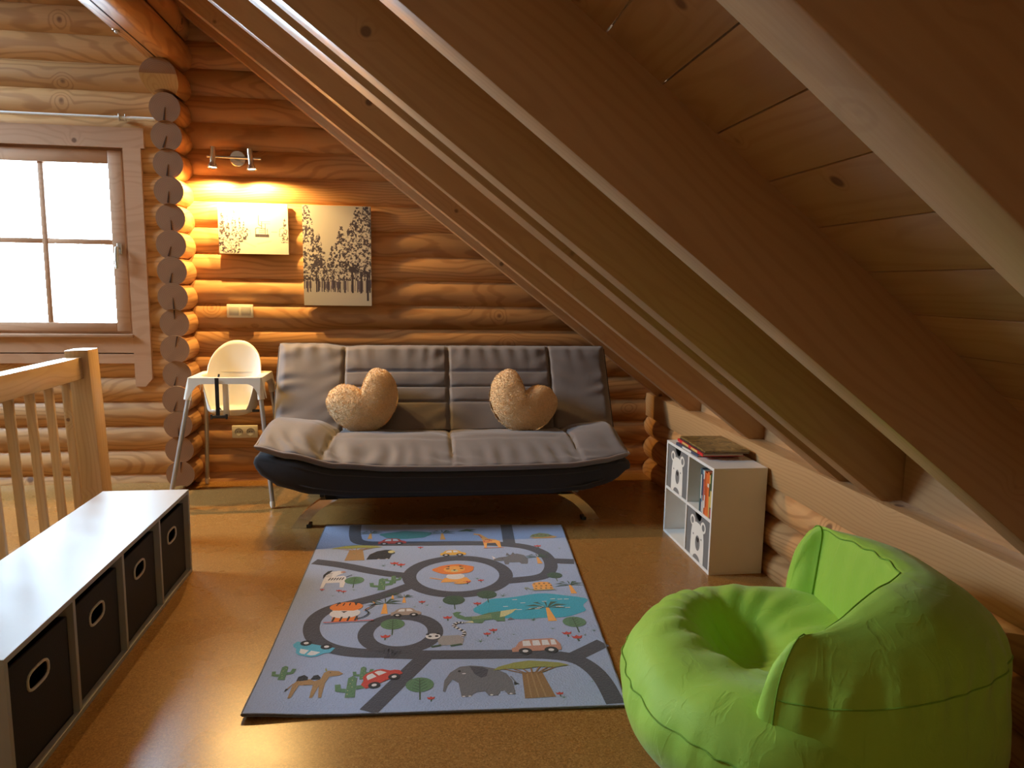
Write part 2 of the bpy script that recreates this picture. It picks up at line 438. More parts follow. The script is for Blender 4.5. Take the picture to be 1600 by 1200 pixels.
# undercut head log
zc_h = 2.395
prof = log_profile(.100, CP); n = len(prof); v = []; f = []; fm = []
for ring_ in range(2):
    for a, b_ in prof:
        if ring_: x = YC-4.44
        else: x = 0. if b_ > .012 else (.012-b_)*1.05
        v.append((x, a, b_))
for kk in range(n): f.append((kk, n+kk, n+(kk+1) % n, (kk+1) % n)); fm.append(0)
hl = bmesh.new()
base_v = len(v); v += v[:n]
up = [kk for kk in range(n) if prof[kk][1] > .012]; lo_ = [kk for kk in range(n) if prof[kk][1] <= .012]
# split the end cap along the level cut
yl = max(prof[kk][0] for kk in lo_); 
cut = [(0., .0985, .012), (0., -.0985, .012)]
ci = len(v); v += cut
f.append(tuple([base_v+kk for kk in up]+[ci+1, ci])); fm.append(1)
lo_right = [kk for kk in lo_ if kk < up[0]]; lo_left = [kk for kk in lo_ if kk > up[-1]]
f.append(tuple([ci, ci+1]+[base_v+kk for kk in lo_left]+[base_v+kk for kk in lo_right])); fm.append(2)
hl.free()
mobj('log', v, f, ['log_wood', 'end_grain', 'rail_wood'], wall_center, fm, smooth=50, loc=(CX-.005, 4.44, zc_h), rot=(0, 0, PI/2))
b1 = log('beam_log', wall_center, (CX, YF, 2.575), YC-YF, 'Y', r=.108, pitch=PITCH, scoop=False, flat=-.082)
b2 = log('beam_log', wall_center, (CX+.005, YF, 2.745), YC-YF, 'Y', r=.100, pitch=PITCH, scoop=True)
MB().box(0, YC-YF-.1, -.004, .004, -.0835, -.0815).build('groove', 'crack_dark', b1, loc=(0, .012, 0))
MB().lathe([(0, -.095), (.012, -.095), (.014, -.088), (.014, -.080)], n=12).lathe([(.024, -.084), (.024, -.0805), (0.0, -.0805)], n=16).build('bolt', 'steel', b1, smooth=40, loc=(4.02-YF, .052, 0))

# other gable and left wall (behind the camera's view)
wf = MB().box(XL, 2.0, YF-.06, YF, 0, zr)
struct(wf.build('wall_front', 'board_wood'))
lw = MB().box(XL-.06, XL, YF, 5.0, 0, 2.42)
struct(lw.build('wall_left', 'board_wood'))

# ceiling: roof slab, boards, rafters
x_e = 1.98
def roof_pt(x, dz): return (x, ROOF_B-ROOF_S*x+dz)
ceil = MB()
zz = .293
(xa, za), (xb_, zb) = roof_pt(x_e+.1, zz), roof_pt(RIDGE, zz)
ceil.add([(xa, YF-.1, za), (xb_, YF-.1, zb), (xb_, 5.05, zb), (xa, 5.05, za), (xa, YF-.1, za+.06), (xb_, YF-.1, zb+.06), (xb_, 5.05, zb+.06), (xa, 5.05, za+.06)],
         [(0, 1, 2, 3), (7, 6, 5, 4), (0, 4, 5, 1), (1, 5, 6, 2), (2, 6, 7, 3), (3, 7, 4, 0)])
def lslope(x, dz): return ROOF_B-ROOF_S*(2*RIDGE-x)+dz
def lslab(x0, x1, y0, y1):
    za_, zb_ = lslope(x0, zz), lslope(x1, zz)
    ceil.add([(x0, y0, za_), (x1, y0, zb_), (x1, y1, zb_), (x0, y1, za_), (x0, y0, za_+.06), (x1, y0, zb_+.06), (x1, y1, zb_+.06), (x0, y1, za_+.06)],
             [(0, 3, 2, 1), (4, 5, 6, 7), (0, 1, 5, 4), (1, 2, 6, 5), (2, 3, 7, 6), (3, 0, 4, 7)])
SKX0, SKX1, SKY0, SKY1 = -5.30, -4.05, 3.5, 4.66        # opening for the added roof window in the unseen far slope
lslab(XL-.2, SKX0, YF-.1, 5.05); lslab(SKX1, RIDGE, YF-.1, 5.05); lslab(SKX0, SKX1, YF-.1, SKY0); lslab(SKX0, SKX1, SKY1, 5.05)
ceiling = struct(ceil.build('ceiling', 'board_wood'))
# boards run along Y; own X = along the board
BP = .1170
bl = YB+.2-YF
bw = BP/math.cos(TH)
bm_ = MB().box(0, bl, -bw/2+.0016, bw/2-.0016, 0, .02, bev=.0015)
bme = None
xx = .370-BP/2 + BP*13
while xx > RIDGE:
    x0_, z0_ = roof_pt(xx, .27)
    if bme is None:
        o = bm_.build('board', 'board_wood', ceiling, smooth=30); bme = o.data
    else:
        o = link(bpy.data.objects.new('board', bme), ceiling)
    # local X -> world Y ; local Y -> down the slope direction reversed ; local Z -> outward normal
    m = Matrix(((0, -math.cos(TH), math.sin(TH), x0_), (1, 0, 0, YF), (0, math.sin(TH), math.cos(TH), z0_), (0, 0, 0, 1)))
    o.matrix_local = m
    xx -= BP
# rafters: own X runs up the slope
RAFT = [(4.53, 4.62), (3.98, 4.08), (3.21, 3.30), (2.46, 2.60), (2.21, 2.32), (1.44, 1.53), (.625, .712), (-.12, -.02), (-.86, -.76), (-1.6, -1.5)]
rl = (x_e-RIDGE)/math.cos(TH)
dpt = .27*math.cos(TH)+.022
for y0, y1 in RAFT:
    mb = MB().box(0, rl, 0, y1-y0, 0, dpt, bev=.003)
    o = mb.build('rafter', 'rafter_wood', ceiling, smooth=30)
    x0_, z0_ = roof_pt(x_e, 0)
    o.matrix_local = Matrix(((-math.cos(TH), 0, math.sin(TH), x0_), (0, 1, 0, y0), (math.sin(TH), 0, math.cos(TH), z0_), (0, 0, 0, 1)))
# blocking boards between rafters on the wall plate
ys = [YB+.1]+[e for r_ in RAFT for e in (r_[1], r_[0])]+[YF]
for i in range(0, len(ys), 2):
    a, b_ = ys[i+1], ys[i]
    if b_-a < .03: continue
    mb = MB().box(0, b_-a-.004, -.03, 0, .55, ROOF_B-ROOF_S*1.69+.272, bev=.002)
    mb.build('blocking_board', 'rafter_wood', ceiling, smooth=30, loc=(1.662, a+.002, 0), rot=(0, 0, PI/2))

# windows
def window(name, x0, x1, handle_side):
    """x0..x1: outer edges of the fixed frame"""
    z0, z1 = .930, 2.05
    yf = 4.745
    fr = MB()
    t = .028
    fr.box(x0, x0+t, yf-.02, yf+.08, z0, z1, bev=.003).box(x1-t, x1, yf-.02, yf+.08, z0, z1, bev=.003).box(x0+t, x1-t, yf-.02, yf+.08, z1-t, z1, bev=.003).box(x0+t, x1-t, yf-.02, yf+.08, z0, z0+t, bev=.003)
    root = fr.build(name, 'casing_wood', smooth=30); struct(root)
    a, b_, c_, d_ = x0+t-.004, x1-t+.004, z0+t-.004, z1-t+.004
    s = .078; sh = MB(); y0, y1 = yf-.034, yf+.03
    gx0, gx1, gz0, gz1 = a+s, b_-s, c_+.052, d_-s
    sh.box(a, gx0, y0, y1, c_, d_, bev=.004).box(gx1, b_, y0, y1, c_, d_, bev=.004).box(gx0, gx1, y0, y1, gz1, d_, bev=.004).box(gx0, gx1, y0, y1, c_, gz0, bev=.004)
    sh.build('sash', 'casing_wood', root, smooth=30)
    mx, mz = (gx0+gx1)/2, gz0+(gz1-gz0)*.515; h = .0155
    MB().box(mx-h, mx+h, yf-.026, yf+.030, gz0, gz1, bev=.003).build('muntin', 'casing_wood', root, smooth=30)
    MB().box(gx0, mx-h, yf-.026, yf+.030, mz-h, mz+h, bev=.003).build('muntin', 'casing_wood', root, smooth=30)
    MB().box(mx+h, gx1, yf-.026, yf+.030, mz-h, mz+h, bev=.003).build('muntin', 'casing_wood', root, smooth=30)
    for xa_, xb2 in ((gx0, mx-h), (mx+h, gx1)):
        for za_, zb_ in ((gz0, mz-h), (mz+h, gz1)):
            MB().box(xa_, xb2, yf-.003, yf+.003, za_, zb_).build('pane', 'window_glass', root)
    # casing boards
    yc0, yc1 = YB-.012, YB+.016
    def cas(poly): MB().prism(poly, yc0, yc1, 'Y').build('casing', 'casing_wood', root, smooth=30)
    cas([(x1-.005, z1-.01), (x1+.095, z1-.01), (x1+.095, .665), (x1+.055, .615), (x1-.005, .615)])
    cas([(x0+.005, z1-.01), (x0-.095, z1-.01), (x0-.095, .665), (x0-.055, .615), (x0+.005, .615)])
    cas([(x0-.10, z1-.01), (x1+.115, z1-.01), (x1+.115, z1+.105), (x0-.10, z1+.105)])
    cas([(x0+.005, z0-.105), (x1-.005, z0-.105), (x1-.005, z0-.012), (x0+.005, z0-.012)])
    cas([(x0+.005, z0-.17), (x1-.005, z0-.17), (x1-.005, z0-.112), (x0+.005, z0-.112)])
    MB().box(x0, x1, YB-.03, YB+.05, z0-.012, z0+.008, bev=.003).build('window_sill', 'casing_wood', root, smooth=30)
    hx = b_-s*.45
    hb = MB().box(hx-.014, hx+.014, y0-.012, y0, 1.42, 1.485, bev=.004).tube([(hx, y0-.008, 1.455), (hx, y0-.05, 1.455)], .009, 10)
    hb.tube([(hx, y0-.05, 1.462), (hx, y0-.052, 1.44), (hx-.003, y0-.05, 1.38), (hx-.004, y0-.046, 1.335)], [.009, .010, .011, .009], 10)
    hb.build('handle', 'steel', root, smooth=45)
    p = portal(gx0, gx1, gz0, gz1, yf+.06)
    return root, p
window('window_1', *WIN[0][:2], 1)
window('added_window_2', *WIN[1][:2], 1)  # unseen second gable window, added to let in more daylight
# unseen roof window, added in the far slope to brighten rug and rafters
hx_, hy_ = (SKX1-SKX0)/2/math.cos(TH), (SKY1-SKY0)/2
fr = MB(); t = .05
fr.box(-hx_, -hx_+t, -hy_, hy_, -.03, .09, bev=.003).box(hx_-t, hx_, -hy_, hy_, -.03, .09, bev=.003).box(-hx_+t, hx_-t, -hy_, -hy_+t, -.03, .09, bev=.003).box(-hx_+t, hx_-t, hy_-t, hy_, -.03, .09, bev=.003)
ro = struct(fr.build('added_roof_window', 'casing_wood', smooth=30))
MB().box(-hx_+t, hx_-t, -hy_+t, hy_-t, .03, .036).build('pane', 'window_glass', ro)
xc_ = (SKX0+SKX1)/2
M_ = Matrix(((math.cos(TH), 0, -math.sin(TH), xc_), (0, 1, 0, (SKY0+SKY1)/2), (math.sin(TH), 0, math.cos(TH), lslope(xc_, .30)), (0, 0, 0, 1)))
ro.matrix_world = M_
l = bpy.data.lights.new('window_portal', 'AREA'); l.shape = 'RECTANGLE'; l.size = 2*(hx_-t); l.size_y = 2*(hy_-t); l.cycles.is_portal = True
po = link(bpy.data.objects.new('window_portal', l)); po.matrix_world = M_ @ Matrix.Translation((0, 0, .10))
# ------------------------------------------------------------------ spot lamp on the back wall
def wall_lamp():
    root = thing('wall_spotlight', 'brushed steel wall lamp with two lit spots on a bar above the pictures', 'wall lamp', (-1.045, 4.70, 2.0))
    MB().lathe([(0, -.034), (.043, -.034), (.047, -.030), (.047, -.004), (.047, .012), (0, .012)], axis='Y', n=32).lathe([(0, -.036), (.005, -.036), (.005, -.03)], axis='Y', n=10).build('mounting_plate', 'steel', root, smooth=35)
    MB().tube([(0, -.03, -.008), (0, -.125, -.008)], .008, 12).build('arm', 'steel', root, smooth=40)
    MB().tube([(-.150, -.125, -.008), (.155, -.125, -.012)], .0065, 12).build('bar', 'steel', root, smooth=40)
    for x, tz in ((-.118, .03), (.095, -.10)):
        # head: local Z up, tilted so the beam falls a little towards the wall
        h = MB().tube([(0, 0, .055), (0, 0, -.035)], .0165, 18).lathe([(.0165, -.035), (.020, -.042), (.026, -.056), (.030, -.066), (.0285, -.066), (.024, -.055)], n=24)
        ho = h.build('spot_head', 'steel', root, smooth=40, loc=(x, -.125, -.008 if x < 0 else -.012), rot=(-.10, tz, 0))
        MB().lathe([(0, -.062), (.012, -.0625), (.024, -.060), (.026, -.056)], n=20).build('bulb', 'bulb_glow', ho, smooth=60)
        l = bpy.data.lights.new('spot_light', 'SPOT'); l.energy = LAMP_W; l.color = LAMP_COL; l.spot_size = math.radians(160); l.spot_blend = .45; l.shadow_soft_size = .012
        lo = bpy.data.objects.new('spot_light', l); link(lo, ho); lo.location = (0, 0, -.075)
wall_lamp()

# ------------------------------------------------------------------ sofa bed
SX, SF = .19, 3.66
def make_sofa():
    root = thing('sofa_bed', 'grey fold down sofa bed with dark base and chrome curved feet against log wall', 'sofa', (SX, 4.1, 0))
    oy = -4.1
    def W(x, y, z): return (x, y+oy, z)
    rnd = random.Random(3)
    # seat pad -------------------------------------------------
    xs0, xs1 = -.985, .965
    front = [(-.985, .437), (-.82, .408), (-.57, .352), (-.3, .332), (0, .327), (.3, .328), (.6, .333), (.82, .352), (.965, .372)]
    back = [(-.985, .468), (-.75, .455), (-.58, .400), (0, .392), (.60, .394), (.80, .418), (.965, .430)]
    nx, ny = 170, 44
    seamx = [(-.59, -.66), (.01, .01), (.66, .70)]      # x at back, x at front
    def edge_y(x):      # front edge plan: wings pull back a little
        return 3.66+.05*sst(.72, .985, abs(x-(-.01)))
    def seat_top(x, t):
        zf = lerp_tab(front, x); zb = lerp_tab(back, x)
        z = zf+.012+(zb-zf)*sst(.0, .55, t)
        wing = sst(.60, .8, abs(x))
        puff = .050*math.sin(PI*min(1, t*1.02))**.55
        g = 1.0
        for xb, xf in seamx:
            xs_ = xf+(xb-xf)*t; d = abs(x-xs_); g = min(g, 1-.42*math.exp(-(d/.008)**2)-.22*math.exp(-(d/.06)**2))
        if abs(x) < .62: g *= 1-.12*math.exp(-((t-.42)/.018)**2)
        ed = min(1, (x-xs0)/.05, (xs1-x)/.05); g *= max(0, ed)**.5
        z += puff*g*(.85+.15*wing)
        # gathered creases running in from the seams and front edge
        for xb, xf in seamx:
            xs_ = xf+(xb-xf)*t; d = x-xs_
            z += .0035*math.exp(-(abs(d)/.12)**1.5)*math.sin(t*38+3*math.sin(t*9)+d*24)*min(1, abs(d)/.02)
        z += .0075*math.exp(-((t-.14)/.16)**2)*math.sin(x*62+5*noise.noise((x*3, t*2, 1.))+t*10)*(.3+.7*abs(noise.noise((x*4.5, 0, 3.3))*2))
        z += .006*noise.noise((x*6, t*5, 7.))
        return z
    v = []; f = []
    for j in range(ny+1):
        t = (j/ny)**1.25
        for i in range(nx+1):
            x = xs0+(xs1-xs0)*i/nx
            y0 = edge_y(x); y = y0+(4.27-y0)*t
            v.append(W(x, y, seat_top(x, t)))
    top_n = len(v)
    for j in range(ny):
        for i in range(nx): a = j*(nx+1)+i; f.append((a, a+1, a+nx+2, a+nx+1))
    # underside
    for j in range(ny+1):
        t = (j/ny)**1.25
        for i in range(nx+1):
            x = xs0+(xs1-xs0)*i/nx; y0 = edge_y(x); y = y0+(4.27-y0)*t
            zf = lerp_tab(front, x)+(lerp_tab(back, x)-lerp_tab(front, x))*sst(0, .55, t)
            e = min(1, i/6, (nx-i)/6, j/4); v.append(W(x, y+.01*e, zf-.030*e**.6))
    for j in range(ny):
        for i in range(nx): a = top_n+j*(nx+1)+i; f.append((a, a+nx+1, a+nx+2, a+1))
    for i in range(nx): f.append((i, top_n+i, top_n+i+1, i+1))
    for j in range(ny): a = j*(nx+1); f.append((a, a+nx+1, top_n+a+nx+1, top_n+a)); a += nx; f.append((a, top_n+a, top_n+a+nx+1, a+nx+1))
    seat = mobj('seat_pad', v, f, 'sofa_grey', root, smooth=70)
    pts = []
    for i in range(0, 81):
        x = xs0+(xs1-xs0)*i/80; pts.append(W(x, edge_y(x)-.002, lerp_tab(front, x)+.010))
    left = [W(xs0, edge_y(xs0)+(4.27-edge_y(xs0))*t, lerp_tab(front, xs0)+.01+(lerp_tab(back, xs0)-lerp_tab(front, xs0))*sst(0, .55, t)) for t in (.9, .7, .5, .35, .2, .1)]
    right = [W(xs1, edge_y(xs1)+(4.27-edge_y(xs1))*t, lerp_tab(front, xs1)+.01+(lerp_tab(back, xs1)-lerp_tab(front, xs1))*sst(0, .55, t)) for t in (.1, .2, .35, .5, .7, .9)]
    MB().tube(left+pts+right, .0055, 8).build('piping', 'piping_grey', seat, smooth=60)
    # dark base ------------------------------------------------
    topc = [(-.985, .400), (-.80, .372), (-.6, .332), (-.3, .312), (0, .308), (.3, .308), (.6, .313), (.82, .328), (.965, .345)]
    botc = [(-.985, .318), (-.95, .276), (-.86, .232), (-.70, .200), (-.5, .183), (0, .176), (.5, .176), (.70, .190), (.84, .215), (.93, .250), (.965, .290)]
    prof = [(x, lerp_tab(topc, x)) for x in np.linspace(-.97, .95, 40)]
    prof += [(.972, .335), (.982, .315), (.978, .292)]
    prof += [(x, lerp_tab(botc, x)) for x in np.linspace(.955, -.965, 48)]
    prof += [(-.990, .330), (-1.000, .358), (-.992, .385)]
    bm = bmesh.new()
    nn = len(prof)
    def lip(x): return 3.675+.05*sst(.72, .985, abs(x))
    va = [bm.verts.new(W(x, lip(x), z)) for x, z in prof]; vb = [bm.verts.new(W(x, 4.25, z)) for x, z in prof]
    fa = bm.faces.new(va); bm.faces.new(vb[::-1])
    for i in range(nn): bm.faces.new((va[i], vb[i], vb[(i+1) % nn], va[(i+1) % nn]))
    bmesh.ops.recalc_face_normals(bm, faces=bm.faces[:])
    ins = bmesh.ops.inset_region(bm, faces=[fa], thickness=.022, depth=.012)
    bmesh.ops.bevel(bm, geom=[e for e in bm.edges if all(abs(q.co.y-(lip(q.co.x)+oy)) < 1e-4 for q in e.verts)], offset=.010, segments=3, affect='EDGES', profile=.6)
    me = bpy.data.meshes.new('base'); bm.to_mesh(me); bm.free(); me.materials.append(MATS['sofa_dark'])
    me.polygons.foreach_set('use_smooth', [True]*len(me.polygons)); me.set_sharp_from_angle(angle=math.radians(35))
    base = link(bpy.data.objects.new('base', me), root)
    cxp = sum(p[0] for p in prof)/nn
    ring1 = []
    for x, z in prof:
        zc_ = (lerp_tab(topc, x)+lerp_tab(botc, x))/2
        ring1.append(W(x*.962, lip(x)-.010, zc_+(z-zc_)*.58))
    MB().tube(ring1, .0035, 6, closed=True).build('welt', 'piping_dark', base, smooth=60)
    # back -----------------------------------------------------
    # panel in (x, s) with s along the height of the leaning back
    P0 = Vector((0, 4.20, .40)); UP = Vector((0, .30, .475)).normalized(); OUT = Vector((0, -UP.z, UP.y))
    H = .565; bx0, bx1 = -.985, 1.005
    nx, ns = 190, 70
    sx = [-.60, .015, .64]; hs = [.175, .275, .375]
    def back_d(x, s):
        e = min((x-bx0)/.045, (bx1-x)/.045, (H-s)/.045, 1); e = max(e, 0)**.5
        g = 1.
        for q in sx: d = abs(x-q); g = min(g, 1-.42*math.exp(-(d/.007)**2)-.15*math.exp(-(d/.05)**2))
        if sx[0] < x < sx[2]:
            for q in hs: d = abs(s-q); g = min(g, 1-.22*math.exp(-(d/.0055)**2)-.08*math.exp(-(d/.03)**2))
        z = .046*g*e
        # pleats hanging from the top edge
        env = math.exp(-((H-s)/.11)**1.6)
        z += .0060*env*min(1, min(abs(x-q_) for q_ in sx)/.13)*math.sin(x*70+6*noise.noise((x*3.1, 2., s*2)))*(.35+abs(noise.noise((x*4, 1.5, 0)))*1.6)*e
        for q in (bx0, bx1):
            d = abs(x-q); z += .006*math.exp(-(d/.10)**1.5)*math.sin(s*55+4*noise.noise((s*7, q, d*3)))*e
        for q in sx:
            d = abs(x-q); z += .003*math.exp(-(d/.10)**1.5)*math.sin(s*60+d*30+q*9)*min(1, d/.02)
        z += .006*noise.noise((x*5, s*6, 4.))*e
        return z
    v = []; f = []
    def topwave(x): return .012*sst(-.60, -.75, x)-.006*math.exp(-((x+.58)/.05)**2)
    for j in range(ns+1):
        for i in range(nx+1):
            x = bx0+(bx1-bx0)*i/nx; s = H*j/ns
            q = P0+UP*(s+topwave(x)*(s/H))+OUT*(.03+back_d(x, s)); v.append(W(x-.0, q.y, q.z))
    for j in range(ns):
        for i in range(nx): a = j*(nx+1)+i; f.append((a, a+1, a+nx+2, a+nx+1))
    tn = len(v)
    ringi = [i for i in range(nx+1)]+[(j*(nx+1)+nx) for j in range(1, ns+1)]+[ns*(nx+1)+i for i in range(nx-1, -1, -1)]+[j*(nx+1) for j in range(ns-1, 0, -1)]
    for i in ringi:
        q = Vector(v[i])-OUT*.02; v.append(q[:])
    m_ = len(ringi)
    for a in range(m_): f.append((ringi[a], tn+a, tn+(a+1) % m_, ringi[(a+1) % m_]))
    bk = mobj('back_pad', v, f, 'sofa_grey', root, smooth=70)
    def edgeP(x, s, o=.026): q = P0+UP*(s+topwave(x)*(s/H))+OUT*o; return W(x, q.y, q.z)
    pp = [edgeP(bx0, s) for s in np.linspace(.02, H-.02, 14)]+[edgeP(x, H) for x in np.linspace(bx0+.015, bx1-.015, 60)]+[edgeP(bx1, s) for s in np.linspace(H-.02, .02, 14)]
    MB().tube(pp, .0065, 8).build('piping', 'piping_dark', bk, smooth=60)
    # dark shell behind the back
    v = []
    for o_, shrink in ((.012, 0), (-.075, .03)):
        for x, s in ((bx0+shrink, 0), (bx1-shrink, 0), (bx1-shrink, H-.004-shrink), (bx0+shrink, H-.004-shrink)):
            q = P0+UP*s+OUT*o_; v.append(W(x, q.y, q.z))
    mobj('back_shell', v, [(0, 1, 2, 3), (7, 6, 5, 4), (0, 4, 5, 1), (1, 5, 6, 2), (2, 6, 7, 3), (3, 7, 4, 0)], 'sofa_dark', root)
    # mechanism box and feet
    MB().box(-.66, .62, -.30, .20, .135, .20, bev=.008).build('mechanism_box', 'black_plastic', root, smooth=40)
    for sgn in (-1, 1):
        for yy in (3.77, 4.32):
            n = 12; out_ = []; inn_ = []
            for i in range(n+1):
                t = i/n; bow = .012*math.sin(PI*t)
                out_.append((sgn*(.675+.150*t+bow), .150*(1-t)+bow*.6)); inn_.append((sgn*(.585+.165*t+bow*1.7), .150*(1-t)+bow*1.0))
            v = []; f = []
            for (xa_, za_), (xb2, zb2) in zip(out_, inn_):
                for dy in (-.024, .024): v += [(xa_, yy+oy+dy, max(0, za_)), (xb2, yy+oy+dy, max(0, zb2))]
            for i in range(n):
                k = 4*i; f += [(k, k+1, k+5, k+4), (k+2, k+6, k+7, k+3), (k, k+4, k+6, k+2), (k+1, k+3, k+7, k+5)]
            f += [(0, 2, 3, 1), (4*n, 4*n+1, 4*n+3, 4*n+2)]
            lg = MB().add(v, f).build('foot', 'chrome', root, smooth=35)
            MB().box(sgn*.735-.013, sgn*.735+.013, yy+oy-.026, yy+oy+.026, 0, .020, bev=.003).build('glide', 'black_plastic', lg)
make_sofa()

# ------------------------------------------------------------------ heart cushions
def heart(name, label, loc, lobe_l, lobe_r, roll, lean, yaw):
    root = thing(name, label, 'cushion', loc, 0, 'heart cushions on the sofa bed')
    # outline with unequal lobes
    out = []
    n = 96
    half = [(0., .40), (.13, .60), (.30, .76), (.50, .82), (.72, .76), (.90, .56), (.98, .28), (.95, -.02), (.84, -.30), (.67, -.54), (.46, -.72), (.24, -.82), (0., -.85)]
    ctl = half+[(-x, z) for x, z in half[-2:0:-1]]; nc = len(ctl)
    for i in range(n):       # closed spline through the control points, blunt at the bottom
        u_ = i/n*nc; k_ = int(u_); f_ = u_-k_
        p0, p1, p2, p3 = (ctl[(k_+d_) % nc] for d_ in (-1, 0, 1, 2))
        x, z = (.5*(2*p1[m_]+(p2[m_]-p0[m_])*f_+(2*p0[m_]-5*p1[m_]+4*p2[m_]-p3[m_])*f_**2+(3*p1[m_]-p0[m_]-3*p2[m_]+p3[m_])*f_**3) for m_ in (0, 1))
        k = lobe_r if x > 0 else lobe_l
        s = 1+(k-1)*sst(-.2, .5, z)*min(1, abs(x)*3)
        out.append((x*.208, z*s*.196))
    # soften the tip
    out2 = out
    for _ in range(3):
        out2 = [((out2[i-1][0]+2*out2[i][0]+out2[(i+1) % n][0])/4, (out2[i-1][1]+2*out2[i][1]+out2[(i+1) % n][1])/4) for i in range(n)]
    m = 26; v = []; f = []
    cz = -.010
    def pt(i, k, side):
        q = k/m; x = out2[i][0]*q; z = cz+(out2[i][1]-cz)*q
        h = .085*(1-q**2.6)**.55
        h *= 1-.20*math.exp(-((x/.045)**2))*sst(.0, .14, z)
        h += .0022*noise.noise((x*90, z*90, side*5.))*(1 if k < m else .4)+.007*noise.noise((x*13, z*13, side))
        return (x, -side*h, z)
    for side in (1, -1):
        b0 = len(v); v.append(pt(0, 0, side))
        for k in range(1, m+1):
            for i in range(n): v.append(pt(i, k, side))
        for i in range(n): f.append((b0, b0+1+i, b0+1+(i+1) % n) if side == -1 else (b0, b0+1+(i+1) % n, b0+1+i))
        for k in range(m-1):
            for i in range(n):
                a = b0+1+k*n+i; b_ = b0+1+k*n+(i+1) % n
                f.append((a, a+n, b_+n, b_) if side == -1 else (a, b_, b_+n, a+n))
    body = mobj('cover', v, f, 'plush', root, smooth=80)
    me = body.data
    bm = bmesh.new(); bm.from_mesh(me); bmesh.ops.remove_doubles(bm, verts=bm.verts[:], dist=.0008)
    for _ in range(14): bmesh.ops.smooth_vert(bm, verts=bm.verts[:], factor=.5, use_axis_x=False, use_axis_y=True, use_axis_z=False)
    bmesh.ops.recalc_face_normals(bm, faces=bm.faces[:]); bm.to_mesh(me); bm.free()
    # short pile: tiny tufts standing out of the cover
    rnd = random.Random(name+label); tv = []; tf = []
    body.data.calc_loop_triangles()
    tris = body.data.loop_triangles; areas = [t.area for t in tris]
    picks = rnd.choices(range(len(tris)), weights=areas, k=14000)
    vs = body.data.vertices
    for pi in picks:
        t = tris[pi]; a, b_, c_ = (vs[i].co for i in t.vertices)
        r1, r2 = rnd.random(), rnd.random()
        if r1+r2 > 1: r1, r2 = 1-r1, 1-r2
        p = a+(b_-a)*r1+(c_-a)*r2; nn_ = t.normal
        u = nn_.orthogonal().normalized(); u.rotate(Matrix.Rotation(rnd.random()*6.28, 3, nn_))
        tip = p+nn_*rnd.uniform(.004, .009)+u*rnd.uniform(0, .004)-Vector((0, 0, .0015))
        side_ = nn_.cross(u)*.0014
        k0 = len(tv); tv += [(p-side_)[:], (p+side_)[:], tip[:]]; tf.append((k0, k0+1, k0+2))
    pile = mobj('pile', tv, tf, 'plush', root); pile['kind'] = 'stuff'
    root.rotation_euler = (lean, roll, yaw)
    return root
heart('heart_cushion', 'fluffy beige heart cushion beside the high chair end of the sofa bed', (-.283, 4.1337, 0.5911), .86, 1.22, -.20, -.50, .06)
heart('heart_cushion', 'fluffy beige heart cushion on the bookshelf end of the sofa bed', (.630, 4.1257, 0.5826), 1.22, .86, .22, -.50, -.04)

